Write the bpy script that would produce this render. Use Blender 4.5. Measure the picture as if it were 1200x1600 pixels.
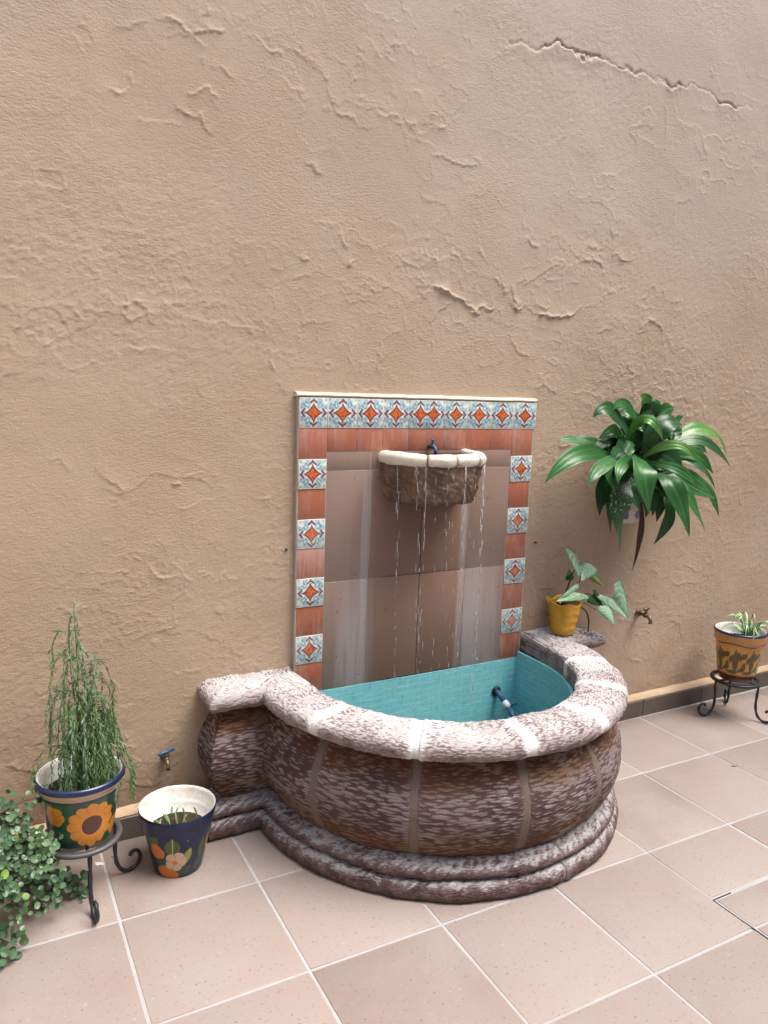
import bpy, bmesh, math, random
import numpy as np
from mathutils import Vector, Matrix
PI = math.pi
random.seed(7)
S = bpy.context.scene
for o in list(bpy.data.objects):
    bpy.data.objects.remove(o)
COL = S.collection

# ------------------------------------------------------------ camera, light, exposure
cam_d = bpy.data.cameras.new('camera')
cam = bpy.data.objects.new('camera', cam_d)
COL.objects.link(cam)
cam.location = (-1.0348, -2.5298, 1.5394)
cam.rotation_euler = (1.4101, -0.0339, -0.4988)
cam_d.sensor_fit = 'AUTO'
cam_d.sensor_width = 36.0
cam_d.lens = 1208.98 / 1600 * 36.0
cam_d.clip_start = 0.02
cam_d.clip_end = 500
S.camera = cam

SUN_ELEV, SUN_AZ = math.radians(66), math.radians(52)   # azimuth measured from -Y towards +X
w = bpy.data.worlds.new('World')
S.world = w
w.use_nodes = True
bg = w.node_tree.nodes['Background']
sky = w.node_tree.nodes.new('ShaderNodeTexSky')
sky.sky_type = 'NISHITA'
sky.sun_disc = False
sky.sun_elevation = SUN_ELEV
sky.sun_rotation = PI - SUN_AZ
sky.air_density = 1.0
sky.dust_density = 5.0
sky.ozone_density = 1.0
w.node_tree.links.new(sky.outputs[0], bg.inputs[0])
bg.inputs[1].default_value = 0.15

sun_d = bpy.data.lights.new('sun', 'SUN')
sun_d.energy = 1.12
sun_d.angle = math.radians(36)
sun_d.color = (1.0, 0.97, 0.93)
sun = bpy.data.objects.new('sun', sun_d)
COL.objects.link(sun)
sd = Vector((math.cos(SUN_ELEV) * math.sin(SUN_AZ), -math.cos(SUN_ELEV) * math.cos(SUN_AZ), math.sin(SUN_ELEV)))
sun.rotation_euler = sd.to_track_quat('Z', 'Y').to_euler()
sun.location = (2, -3, 8)

S.view_settings.view_transform = 'Standard'
S.view_settings.look = 'None'
S.view_settings.gamma = 1.0
S.view_settings.use_curve_mapping = False
S.view_settings.exposure = 1.31
S.render.engine = 'CYCLES'
S.cycles.use_denoising = True
S.cycles.max_bounces = 8
S.cycles.diffuse_bounces = 4
S.cycles.transparent_max_bounces = 8
S.cycles.caustics_refractive = False
S.cycles.caustics_reflective = False

# ------------------------------------------------------------ object helpers
def tag(o, label=None, cat=None, group=None, kind=None):
    if label: o['label'] = label
    if cat: o['category'] = cat
    if group: o['group'] = group
    if kind: o['kind'] = kind
    return o

def empty(name, loc, rz=0.0):
    o = bpy.data.objects.new(name, None)
    o.location = loc
    o.rotation_euler = (0, 0, rz)
    o.empty_display_size = 0.05
    COL.objects.link(o)
    return o

class Geo:
    """collects vertices, faces and uvs; build() links them as one mesh object"""
    def __init__(s):
        s.v = []; s.f = []; s.uv = []; s.att = {}
    def add(s, verts, faces, uvs=None):
        b = len(s.v)
        s.v.extend([tuple(p) for p in verts])
        s.f.extend([tuple(i + b for i in f) for f in faces])
        s.uv.extend(uvs if uvs is not None else [(0.0, 0.0)] * len(verts))
        return s
    def mesh(s, name, m, smooth=True):
        me = bpy.data.meshes.new(name)
        me.from_pydata(s.v, [], s.f)
        uvl = me.uv_layers.new(name='uv')
        li = np.zeros(len(me.loops), dtype=np.int32)
        me.loops.foreach_get('vertex_index', li)
        uvl.data.foreach_set('uv', np.array(s.uv, dtype=np.float32)[li].ravel())
        if smooth:
            me.polygons.foreach_set('use_smooth', np.ones(len(me.polygons), dtype=bool))
        if m: me.materials.append(m)
        me.update()
        return me
    def build(s, name, m, parent=None, smooth=True, loc=(0, 0, 0)):
        o = bpy.data.objects.new(name, s.mesh(name, m, smooth))
        o.location = loc
        COL.objects.link(o)
        if parent: o.parent = parent
        return o

def inst(name, me, parent, loc=(0, 0, 0), rot=(0, 0, 0)):
    o = bpy.data.objects.new(name, me)
    o.location = loc
    o.rotation_euler = rot
    COL.objects.link(o)
    if parent: o.parent = parent
    return o

def copy_tree(o, parent=None):
    c = o.copy()
    COL.objects.link(c)
    c.parent = parent
    for ch in list(o.children):
        copy_tree(ch, c)
    return c

def box(g, x0, x1, y0, y1, z0, z1):
    v = [(x0, y0, z0), (x1, y0, z0), (x1, y1, z0), (x0, y1, z0), (x0, y0, z1), (x1, y0, z1), (x1, y1, z1), (x0, y1, z1)]
    f = [(0, 3, 2, 1), (4, 5, 6, 7), (0, 1, 5, 4), (1, 2, 6, 5), (2, 3, 7, 6), (3, 0, 4, 7)]
    return g.add(v, f, [(p[0], p[2]) for p in v])

def slab(w, h, t, bev, jit=0.0, rnd=None):
    """tile lying in XY, top at z = t, centred, worn bevelled edge; uv -1..1"""
    g = Geo()
    def ring(hx, hy, z, j=0):
        r = []
        for sx, sy in ((-1, -1), (1, -1), (1, 1), (-1, 1)):
            r.append((sx * hx + (rnd.uniform(-j, j) if rnd else 0), sy * hy + (rnd.uniform(-j, j) if rnd else 0), z))
        return r
    a = ring(w / 2, h / 2, 0); b = ring(w / 2, h / 2, t - bev, jit); c = ring(w / 2 - bev * .35, h / 2 - bev * .35, t - bev * .3); d = ring(w / 2 - bev, h / 2 - bev, t)
    v = a + b + c + d
    f = [(3, 2, 1, 0)]
    for k in range(3):
        for i in range(4):
            j = (i + 1) % 4
            f.append((k * 4 + i, k * 4 + j, k * 4 + 4 + j, k * 4 + 4 + i))
    f.append((12, 13, 14, 15))
    g.add(v, f, [(2 * p[0] / w, 2 * p[1] / h) for p in v])
    return g

def frames(path):
    P = [Vector(p) for p in path]
    T = []
    for i in range(len(P)):
        a = P[max(i - 1, 0)]; b = P[min(i + 1, len(P) - 1)]
        t = (b - a)
        T.append(t.normalized() if t.length > 1e-9 else Vector((0, 0, 1)))
    n = T[0].orthogonal().normalized()
    N = [n]
    for i in range(1, len(P)):
        n = N[-1] - T[i] * N[-1].dot(T[i])
        n = n.normalized() if n.length > 1e-6 else T[i].orthogonal().normalized()
        N.append(n)
    return P, T, N

def tube(g, path, rad, seg=8, cap=True, square=False, twist=0.0):
    P, T, N = frames(path)
    n = len(P)
    v = []; uv = []
    for i in range(n):
        r = rad[i] if hasattr(rad, '__len__') else rad
        B = T[i].cross(N[i])
        for k in range(seg):
            a = 2 * PI * k / seg + twist * i
            rr = r
            if square:
                aa = (2 * PI * k / seg) % (PI / 2) - PI / 4
                rr = r / max(math.cos(aa), .75) * .82
            v.append(P[i] + N[i] * (math.cos(a) * rr) + B * (math.sin(a) * rr))
            uv.append((k / seg, i / max(1, n - 1)))
    f = []
    for i in range(n - 1):
        for k in range(seg):
            k2 = (k + 1) % seg
            f.append((i * seg + k, i * seg + k2, (i + 1) * seg + k2, (i + 1) * seg + k))
    if cap:
        f.append(tuple(reversed(range(seg))))
        f.append(tuple((n - 1) * seg + k for k in range(seg)))
    g.add(v, f, uv)
    return g

def lathe(g, prof, seg=48, z0=0.0, close=False):
    n = len(prof)
    v = []; uv = []
    for (r, z) in prof:
        for k in range(seg):
            a = 2 * PI * k / seg
            v.append((r * math.cos(a), r * math.sin(a), z + z0)); uv.append((k / seg, z))
    f = []
    for i in range(n - 1):
        for k in range(seg):
            k2 = (k + 1) % seg
            f.append((i * seg + k, i * seg + k2, (i + 1) * seg + k2, (i + 1) * seg + k))
    if close:
        f.append(tuple(reversed(range(seg))))
        f.append(tuple((n - 1) * seg + k for k in range(seg)))
    g.add(v, f, uv)
    return g

def bez(a, b, c, n):
    a, b, c = Vector(a), Vector(b), Vector(c)
    # quadratic through b at t = .5
    m = 2 * b - (a + c) / 2
    return [(a * (1 - t) ** 2 + m * 2 * t * (1 - t) + c * t * t) for t in [i / n for i in range(n + 1)]]

# ------------------------------------------------------------ numpy noise
_rng = np.random.RandomState(11)
_LAT = _rng.rand(256, 256)
def vnoise(x, y, off=0):
    x = np.asarray(x, float) + off * 17.13; y = np.asarray(y, float) + off * 9.71
    xi = np.floor(x).astype(int); yi = np.floor(y).astype(int)
    fx = x - xi; fy = y - yi
    fx = fx * fx * fx * (fx * (fx * 6 - 15) + 10); fy = fy * fy * fy * (fy * (fy * 6 - 15) + 10)
    a = _LAT[xi % 256, yi % 256]; b = _LAT[(xi + 1) % 256, yi % 256]
    c = _LAT[xi % 256, (yi + 1) % 256]; d = _LAT[(xi + 1) % 256, (yi + 1) % 256]
    return (a * (1 - fx) + b * fx) * (1 - fy) + (c * (1 - fx) + d * fx) * fy
def fbm(x, y, oct=4, off=0):
    s = 0; a = 1; t = 0
    for i in range(oct):
        s = s + a * vnoise(x * 2 ** i, y * 2 ** i, off + i * 3); t += a; a *= .5
    return s / t
def sstep(a, b, x):
    t = np.clip((x - a) / (b - a), 0, 1)
    return t * t * (3 - 2 * t)

# ------------------------------------------------------------ shader helpers
class E:
    """a scalar shader socket with arithmetic"""
    def __init__(s, b, sock): s.b = b; s.k = sock
    def _op(s, op, o=None, c=None): return s.b.math(op, s, o, c)
    def __add__(s, o): return s._op('ADD', o)
    __radd__ = __add__
    def __sub__(s, o): return s._op('SUBTRACT', o)
    def __rsub__(s, o): return s.b.math('SUBTRACT', o, s)
    def __mul__(s, o): return s._op('MULTIPLY', o)
    __rmul__ = __mul__
    def __truediv__(s, o): return s._op('DIVIDE', o)
    def __neg__(s): return s._op('MULTIPLY', -1.0)
    def abs(s): return s._op('ABSOLUTE')
    def pow(s, e): return s._op('POWER', e)
    def sqrt(s): return s._op('SQRT')
    def sin(s): return s._op('SINE')
    def cos(s): return s._op('COSINE')
    def min(s, o): return s._op('MINIMUM', o)
    def max(s, o): return s._op('MAXIMUM', o)
    def step(s, a, b): return s.b.maprange(s, a, b)

class MB:
    def __init__(s, name):
        s.m = bpy.data.materials.new(name); s.m.use_nodes = True
        s.nt = s.m.node_tree; s.bsdf = s.nt.nodes['Principled BSDF']
    def node(s, t): return s.nt.nodes.new(t)
    def put(s, sock, val):
        if isinstance(val, E): s.nt.links.new(val.k, sock)
        elif isinstance(val, bpy.types.NodeSocket): s.nt.links.new(val, sock)
        elif hasattr(val, '__len__'):
            sock.default_value = tuple(val) + ((1.0,) if len(val) == 3 and len(sock.default_value) == 4 else ())
        else: sock.default_value = val
    def math(s, op, a, b=None, c=None):
        n = s.node('ShaderNodeMath'); n.operation = op
        s.put(n.inputs[0], a)
        if b is not None: s.put(n.inputs[1], b)
        if c is not None: s.put(n.inputs[2], c)
        return E(s, n.outputs[0])
    def maprange(s, v, a, b, lo=0.0, hi=1.0):
        n = s.node('ShaderNodeMapRange'); n.interpolation_type = 'SMOOTHSTEP'
        if a > b: a, b, lo, hi = b, a, hi, lo
        s.put(n.inputs['Value'], v); n.inputs['From Min'].default_value = a; n.inputs['From Max'].default_value = b
        n.inputs['To Min'].default_value = lo; n.inputs['To Max'].default_value = hi
        return E(s, n.outputs['Result'])
    def obj(s): return s.node('ShaderNodeTexCoord').outputs['Object']
    def pos(s): return s.node('ShaderNodeNewGeometry').outputs['Position']
    def uv(s): return s.node('ShaderNodeTexCoord').outputs['UV']
    def rand(s): return E(s, s.node('ShaderNodeObjectInfo').outputs['Random'])
    def sep(s, v):
        n = s.node('ShaderNodeSeparateXYZ'); s.put(n.inputs[0], v)
        return [E(s, q) for q in n.outputs]
    def xyz(s, x, y, z):
        n = s.node('ShaderNodeCombineXYZ')
        for i, q in enumerate((x, y, z)): s.put(n.inputs[i], q)
        return n.outputs[0]
    def map(s, v, scale=(1, 1, 1), rot=(0, 0, 0), loc=(0, 0, 0)):
        n = s.node('ShaderNodeMapping'); s.put(n.inputs[0], v)
        n.inputs['Location'].default_value = loc; n.inputs['Rotation'].default_value = rot; n.inputs['Scale'].default_value = scale
        return n.outputs[0]
    def noise(s, v, scale, detail=4, rough=.5, dist=0.0, color=False):
        n = s.node('ShaderNodeTexNoise'); s.put(n.inputs['Vector'], v)
        n.inputs['Scale'].default_value = scale; n.inputs['Detail'].default_value = detail
        n.inputs['Roughness'].default_value = rough; n.inputs['Distortion'].default_value = dist
        return n.outputs['Color'] if color else E(s, n.outputs['Fac'])
    def voro(s, v, scale, feat='F1', out='Distance'):
        n = s.node('ShaderNodeTexVoronoi'); n.feature = feat; s.put(n.inputs['Vector'], v); n.inputs['Scale'].default_value = scale
        return E(s, n.outputs[out]) if out == 'Distance' else n.outputs[out]
    def attr(s, name):
        n = s.node('ShaderNodeAttribute'); n.attribute_name = name
        return E(s, n.outputs['Fac'])
    def mix(s, f, a, b):
        n = s.node('ShaderNodeMix'); n.data_type = 'RGBA'
        s.put(n.inputs[0], f); s.put(n.inputs[6], a); s.put(n.inputs[7], b)
        return n.outputs[2]
    def bump(s, h, strength=.5, dist=.01, normal=None):
        n = s.node('ShaderNodeBump'); s.put(n.inputs['Height'], h)
        n.inputs['Strength'].default_value = strength; n.inputs['Distance'].default_value = dist
        if normal is not None: s.nt.links.new(normal, n.inputs['Normal'])
        return n.outputs[0]
    def done(s, color, rough=.6, normal=None, spec=.5, metal=0.0, coat=0.0, **kw):
        b = s.bsdf
        s.put(b.inputs['Base Color'], color); s.put(b.inputs['Roughness'], rough)
        s.put(b.inputs['Specular IOR Level'], spec); s.put(b.inputs['Metallic'], metal)
        if coat: b.inputs['Coat Weight'].default_value = coat; b.inputs['Coat Roughness'].default_value = .08
        if normal is not None: s.nt.links.new(normal, b.inputs['Normal'])
        for k, v in kw.items(): s.put(b.inputs[k.replace('_', ' ')], v)
        return s.m

# ------------------------------------------------------------ materials
def m_plaster():
    b = MB('ochre_plaster'); p = b.obj()
    n1 = b.noise(p, .55, 4, .55); n2 = b.noise(p, 3.2, 5, .6); n3 = b.noise(p, 26, 4, .6)
    x, y, z = b.sep(p)
    col = b.mix(n1.step(.35, .68), (.432, .328, .234), (.462, .362, .272))
    col = b.mix((n2.step(.42, .75)) * .45, col, (.385, .270, .178))
    col = b.mix(n3.step(.5, .8) * .22, col, (.50, .40, .30))
    toplight_fade = (z + (n1 - .5) * 2.2 + x * .18).step(1.4, 3.8)
    col = b.mix(toplight_fade * .65, col, (.50, .430, .360))                       # paler higher up: faded paint plus brighter daylight at the top painted in
    damp = (z - (n2 - .5) * .7 - (n1 - .5) * .4).step(.34, .04)
    col = b.mix(damp * (x.step(.2, -.3) * .45 + .3), col, (.23, .145, .09))                       # damp tide line at the foot of the wall
    crest = b.attr('relief')
    col = b.mix(crest.step(.55, 1.0) * .35, col, (.56, .46, .35))
    q1 = b.map(p, (60, 1, 150), (0, math.radians(38), 0))
    g1 = b.noise(q1, 1.0, 3, .55); g2 = b.noise(p, 150, 3, .6)
    patch = b.noise(p, 1.6, 3, .6).step(.36, .62)
    h = g1 * (patch * .6 + .2) + g2 * .55 + n3 * .35
    return b.done(col, .88, b.bump(h, .38, .007), spec=.25)

def m_floor_tile():
    b = MB('terracotta_floor_glaze'); p = b.pos(); r = b.rand()
    n = b.noise(p, 2.2, 4, .6); n2 = b.noise(p, 14, 4, .6); sp = b.noise(p, 95, 2, .6)
    col = b.mix(r, (.262, .212, .190), (.345, .288, .264))
    col = b.mix(n.step(.35, .7), col, (.325, .286, .266))
    col = b.mix(n2.step(.5, .8) * .5, col, (.325, .255, .224))
    col = b.mix(sp.step(.62, .70) * .6, col, (.16, .105, .082))
    col = b.mix(b.noise(p, 60, 2, .5).step(.66, .74) * .5, col, (.40, .37, .34))
    st_ = (b.noise(p, .9, 4, .65)).step(.52, .72); col = b.mix(st_ * .28, col, (.225, .175, .152))
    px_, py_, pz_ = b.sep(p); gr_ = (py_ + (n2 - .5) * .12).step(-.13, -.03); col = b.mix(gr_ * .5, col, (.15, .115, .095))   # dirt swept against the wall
    h = b.noise(p, 30, 3, .5) * .7 + sp * .2
    return b.done(col, n2 * .25 + .36, b.bump(h, .12, .004), spec=.4)

def m_grout():
    b = MB('pale_grout'); p = b.pos(); n = b.noise(p, 40, 4, .65)
    d = b.noise(p, 3.5, 4, .65).step(.46, .68)
    col = b.mix(n, (.33, .335, .345), (.46, .465, .475)); col = b.mix(d * .6, col, (.34, .31, .29))
    return b.done(col, .9, b.bump(n, .4, .003), spec=.2)

def m_stone(kind):
    """maroon quarry stone with lime crust on the tool-mark crests"""
    b = MB('chiselled_stone_' + kind); p = b.obj(); c = b.attr('crest'); e = b.attr('joint')
    x, y, z = b.sep(p)
    n1 = b.noise(p, 5, 5, .6); n2 = b.noise(p, 26, 5, .65); n3 = b.noise(p, 120, 4, .65); uvv = b.uv()
    uu, vv_, _ = b.sep(uvv)
    wq = b.xyz(uu + (n2 - .5) * .02, vv_ + (n1 - .5) * .03 + (n2 - .5) * .006, 0.0)
    # rows of separate chisel strokes
    vo = b.node('ShaderNodeTexVoronoi'); vo.voronoi_dimensions = '2D'
    b.put(vo.inputs['Vector'], b.map(wq, (24, 112, 1)) if kind == 'body' else b.map(wq, (60, 150, 1), (0, 0, .75))); vo.inputs['Scale'].default_value = 1.0
    strk = (1.02 - E(b, vo.outputs['Distance']) * 1.15) * .62 + b.noise(b.map(wq, (30, 150, 1)), 1.0, 3, .6) * .40
    maroon = b.mix(n1.step(.35, .68), (.070, .040, .042), (.118, .070, .068))
    if kind == 'rim':
        col = b.mix(n2.step(.3, .65), b.mix(.5, maroon, (.165, .120, .118)), (.27, .21, .205))
        lime = (c * .40 + n3 * .30 + strk * .85 + n1 * 1.1 + n2 * .55).step(1.35, 1.74)
        top = (z - n2 * .09).step(.430, .500)
        lime = lime * (top * .85 + .15)
        col = b.mix(lime * .95, col, b.mix(n3, (.52, .53, .54), (.73, .75, .77)))
        col = b.mix((e + (n2 - .5) * .55 + (strk - .5) * .4).step(.05, .85) * .78, col, (.76, .77, .77))
        col = b.mix((b.noise(p, 60, 2, .5)).step(.70, .75) * .7, col, (.06, .035, .03))
    elif kind == 'body':
        brown = (n1 * .11 + b.noise(p, 2.1, 3, .6) * .10 + (z - .285).abs() * 1.15).step(.165, .225)  # brown stain near rim and base, with shade under the rim painted in
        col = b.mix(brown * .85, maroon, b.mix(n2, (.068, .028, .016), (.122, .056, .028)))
        crust = (c * .35 + strk * 1.0 + n3 * .25 + b.noise(p, 3.6, 4, .6) * 1.25 + n2 * .2).step(1.53, 1.75)
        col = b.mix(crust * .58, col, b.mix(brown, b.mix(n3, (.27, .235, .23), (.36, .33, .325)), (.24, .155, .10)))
        patch = (b.noise(p, 6.5, 5, .65) + strk * .3).step(.70, .84)
        col = b.mix(patch * .5, col, (.36, .34, .335))
        col = b.mix(e * .7, col, b.mix(n2, (.14, .10, .088), (.22, .17, .15)))
    else:
        col = b.mix(n2.step(.35, .7), maroon, (.17, .125, .12))
        lime = (c * .7 + strk * .5 + n3 * .3 + n1 * .5 + b.attr('ledge') * .62).step(1.26, 1.80)
        col = b.mix(lime * .8, col, b.mix(n3, (.33, .335, .345), (.56, .575, .60)))
        col = b.mix(e * .5, col, (.42, .38, .36))
    h = n3 * .7 + n2 * .6 + strk * 1.1
    return b.done(col, .8, b.bump(h, .6, .006), spec=.25)

def m_mortar():
    b = MB('lime_mortar'); p = b.obj(); n = b.noise(p, 45, 4, .6); x, y, z = b.sep(p)
    col = b.mix(z.step(.42, .47), b.mix(n, (.13, .095, .082), (.21, .165, .145)), b.mix(n, (.50, .49, .48), (.76, .76, .76)))
    return b.done(col, .85, b.bump(n, .5, .004), spec=.25)

def m_pool():
    b = MB('turquoise_pool_glaze'); p = b.obj(); u = b.uv()
    n = b.noise(p, 3, 4, .6)
    st = b.noise(b.map(u, (11, 85, 1)), 1.0, 4, .65); st2 = b.noise(b.map(u, (70, 26, 1)), 1.0, 3, .6)
    ux, vy, _ = b.sep(u)
    col = b.mix(n.step(.3, .7), (.14, .55, .62), (.20, .64, .69))
    col = b.mix(st.step(.50, .66) * .65, col, (.36, .76, .78))
    col = b.mix(st2.step(.5, .75) * .5, col, (.04, .27, .36))
    gl = ((vy * 2 * PI / .026).sin()).step(.86, .98).max(((ux * 2 * PI / .052).sin()).step(.93, .99) * .6) * st2.step(.3, .6)
    col = b.mix(gl * .55, col, (.42, .78, .80))
    x, y, z = b.sep(p)
    sc = (z + st2 * .12 + n * .1).step(.30, .44)
    col = b.mix(sc * .12, col, (.5, .70, .72))
    return b.done(col, .3, b.bump(st, .25, .003), spec=.5)

def m_deco():
    b = MB('painted_star_tile'); u = b.uv(); r = b.rand(); P = b.pos()
    wob = b.noise(b.map(P, (1, 1, 1)), 42, 2, .5) - .5
    x, y, _ = b.sep(u)
    ox, oy, oz = b.sep(P)
    x = x + wob * .10; y = y - wob * .10
    ax, ay = x.abs(), y.abs()
    m, n = ax.max(ay), ax.min(ay)
    leaf = b.noise(b.map(P, (1, 1, 1)), 46, 3, .6, 1.2)
    diag = ((ax + ay) * 6.0 + (ax - ay).abs() * -5.5 + leaf * 5.0).sin()
    d2 = ((ax - ay) * 9.0 + leaf * 4.0).sin()
    base = b.mix(leaf.step(.35, .65), (.42, .55, .55), (.66, .72, .66))
    blue = b.mix(r, b.mix(leaf, (.045, .17, .38), (.11, .31, .40)), b.mix(leaf, (.07, .23, .42), (.13, .36, .40)))
    col = b.mix(diag.step(-.40, .20) * (d2.step(-.6, .2) * .6 + .4) * (ax + ay).step(.5, .75) * .9, base, blue)
    col = b.mix((d2 * diag).step(.45, .7) * .7, col, (.80, .84, .78))
    # purple brackets and their lilac inner line
    purple = (.15, .045, .095)
    br = ((m + n * .75 - .85).abs()).step(.085, .055) * n.step(.32, .26)
    br2 = ((m + n * .75 - .76).abs()).step(.06, .03) * n.step(.24, .19)
    col = b.mix(br2, col, (.50, .36, .44)); col = b.mix(br, col, purple)
    dot = ((m - .94).abs().pow(2) + n * n).sqrt().step(.075, .045)
    col = b.mix(dot, col, (.04, .05, .12))
    # star
    st = ax.pow(.72) + ay.pow(.72)
    col = b.mix(st.step(.785, .75), col, (.16, .018, .02))
    vein = b.noise(b.map(P, (1, 1, 1)), 85, 2, .6)
    org = b.mix((vein - .5).abs().step(.02, .06), (.36, .06, .02), b.mix(r, (.72, .20, .055), (.66, .16, .06)))
    col = b.mix(st.step(.655, .62), col, org)
    edge = m.step(.925, .965)
    col = b.mix(edge, col, (.70, .70, .60))
    dirt = (b.noise(P, 9, 4, .6) - (oz - .75) * .35).step(.42, .85)
    col = b.mix(dirt * .45, col, (.56, .56, .54))
    return b.done(col, .28, b.bump(leaf + vein * .4, .12, .002), spec=.5, coat=.25)

def m_terra():
    b = MB('terracotta_glazed_tile'); r = b.rand(); P = b.pos()
    x, y, z = b.sep(P)
    n = b.noise(P, 9, 4, .6); n2 = b.noise(b.map(P, (60, 1, 9)), 1, 3, .6)
    col = b.mix(r, (.33, .105, .058), (.40, .15, .095))
    col = b.mix(n.step(.4, .75) * .6, col, (.46, .21, .15))
    lime = (n2 + n * .5 - (z - .75) * .25 + r * .25).step(.72, 1.15)
    col = b.mix(lime * .55, col, (.46, .34, .31))
    return b.done(col, .38, b.bump(n, .08, .003), spec=.45, coat=.1)

def m_field():
    b = MB('brown_slab_tile_with_lime_runs'); P = b.pos(); r = b.rand()
    x, y, z = b.sep(P)
    n = b.noise(P, 4, 4, .6); sp = b.noise(P, 70, 2, .5)
    run = b.noise(b.map(P, (38, 1, 2.2)), 1, 4, .6); run2 = b.noise(b.map(P, (11, 1, .8)), 1, 3, .6)
    col = b.mix(r, (.262, .184, .150), (.295, .214, .178))
    wet = ((x - .52 + (run2 - .5) * .22).abs()).step(.29, .17)
    col = b.mix(wet * .85, col, b.mix(n, (.215, .122, .086), (.255, .160, .120)))     # kept wet behind the falling water
    lower = (z + (run - .5) * .5).step(1.0, .5)
    l1 = (x - .275 + (run - .5) * .035 - (1.2 - z) * -.01).abs()
    s1 = l1.step(.026, .006) * z.step(1.27, 1.1)
    s2 = (x - .235 + (run - .5) * .08).abs().step(.10, .02) * lower
    s3 = (x - .775 + (run - .5) * .07).abs().step(.085, .03) * (z + (run - .5) * .3).step(1.0, .55)
    s4 = (x - .715 + (run - .5) * .03).abs().step(.03, .008) * z.step(1.3, 1.1)
    s5 = (x - .86 + (run - .5) * .1).abs().step(.08, .02) * lower
    s = (s1 * .62).max(s2 * .62).max(s3 * .75).max(s4 * .35).max(s5 * .55)
    s = s * (run.step(.2, .55) * .7 + .3)
    col = b.mix(s, col, b.mix(n, (.42, .40, .40), (.52, .50, .50)))
    col = b.mix(sp.step(.69, .74) * .5, col, (.09, .05, .04))
    return b.done(col, .42, b.bump(n, .06, .003), spec=.4)

def m_plain(name, c1, c2, scale=20, rough=.6, bump=.2, dist=.003, spec=.4, metal=0.0, coat=0.0):
    b = MB(name); p = b.obj(); n = b.noise(p, scale, 4, .6)
    return b.done(b.mix(n, c1, c2), rough, b.bump(n, bump, dist), spec=spec, metal=metal, coat=coat)

def m_leaf(name, c1, c2, mid=None, rough=.32, spec=.5, vein=True):
    """uv: u across -1..1, v along 0..1"""
    b = MB(name); u = b.uv(); x, y, _ = b.sep(u); r = b.rand(); p = b.obj()
    n = b.noise(p, 9, 3, .6)
    col = b.mix(r * .6 + n * .4, c1, c2)
    if vein:
        v = ((y * 46.0 - x.abs() * 16.0 + n * 4.0).sin()).step(.6, 1.0)
        col = b.mix(v * .10, col, c2)
        col = b.mix(b.noise(p, 24, 3, .6).step(.55, .8) * .35, col, mid or c2)
        col = b.mix(x.abs().step(.10, .02) * .6, col, mid or c2)
    ang = b.bump((x * 9.0).sin() * .3 + b.noise(p, 18, 3, .6) * 1.5, .22, .006) if vein else None
    return b.done(col, rough, ang, spec=spec)

def m_tgrout():
    b = MB('wall_tile_grout'); p = b.obj(); x, y, z = b.sep(p); n = b.noise(p, 25, 4, .6)
    wet = (x.abs() + (n - .5) * .1).step(.23, .15) * z.step(.90, .80)
    col = b.mix(wet, b.mix(n, (.34, .29, .26), (.46, .41, .37)), (.060, .042, .034))
    return b.done(col, .85, b.bump(n, .3, .002), spec=.25)
M = dict(
    pale=m_plain('pale_plaster', (.50, .49, .47), (.58, .57, .55), 3, .9), tile_grout=m_tgrout(),
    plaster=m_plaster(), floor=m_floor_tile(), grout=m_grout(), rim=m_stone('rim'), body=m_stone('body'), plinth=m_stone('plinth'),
    mortar=m_mortar(), pool=m_pool(), deco=m_deco(), terra=m_terra(), field=m_field(),
    cream=m_plain('cream_cement', (.58, .50, .38), (.70, .63, .52), 30, .8),
    skirt=m_plain('grey_skirting_tile', (.085, .070, .058), (.135, .112, .095), 14, .5),
    ledge=m_plain('sandy_mortar_ledge', (.40, .29, .19), (.52, .40, .28), 30, .9),
    iron=m_plain('black_wrought_iron', (.016, .018, .024), (.040, .043, .052), 60, .45, .3, spec=.5, metal=.3),
    iron_worn=m_plain('grey_worn_iron', (.06, .065, .07), (.15, .155, .16), 40, .5, .3, metal=.3),
    soil=m_plain('dark_soil', (.018, .012, .008), (.07, .045, .03), 60, .95, .8, .01, spec=.2),
    brass=m_plain('tarnished_brass', (.10, .075, .045), (.26, .20, .13), 50, .45, .3, metal=.6),
    blue_handle=m_plain('blue_enamel', (.025, .075, .16), (.05, .13, .25), 50, .4),
    white_tape=m_plain('white_plastic', (.6, .62, .64), (.75, .76, .77), 40, .5),
    stem=m_plain('green_stem', (.06, .10, .03), (.12, .17, .06), 40, .6),
    woody=m_plain('brown_stem', (.06, .035, .022), (.13, .08, .05), 60, .8),
    yellow=m_plain('mustard_glaze', (.52, .255, .016), (.62, .34, .03), 12, .28, .1, coat=.3),
    sky_dirt=m_plain('dry_debris', (.16, .16, .15), (.30, .30, .28), 60, .9),
)

# ------------------------------------------------------------ ground: floor slab of grout with every tile laid on it
FS, FX, FY, FA = 0.4149, -1.1075, -0.0119, -0.0072
floor_root = empty('floor', (0, 0, 0)); tag(floor_root, kind='structure')
g = Geo(); box(g, -3.9, 5.6, -4.7, 0.25, -0.12, -0.0022)
tag(g.build('grout_bed', M['grout'], floor_root, smooth=False), kind='structure')
rt = random.Random(3)
tile_me = [slab(FS - .009, FS - .009, .012, .0022, .0008, rt).mesh('floor_tile', M['floor']) for _ in range(6)]
def fpt(i, j):
    c, s_ = math.cos(FA), math.sin(FA)
    return (FX + FS * i * c + FS * j * s_, FY + FS * i * s_ - FS * j * c)
for i in range(-6, 15):
    for j in range(0, 10):
        if (i, j) == (5, 2): continue
        x, y = fpt(i + .5, j + .5)
        inst('floor_tile', rt.choice(tile_me), floor_root, (x, y, -.012 + rt.uniform(-.0005, .0005)), (0, 0, FA + rt.choice((0, PI)) + rt.uniform(-.0012, .0012)))
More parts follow.
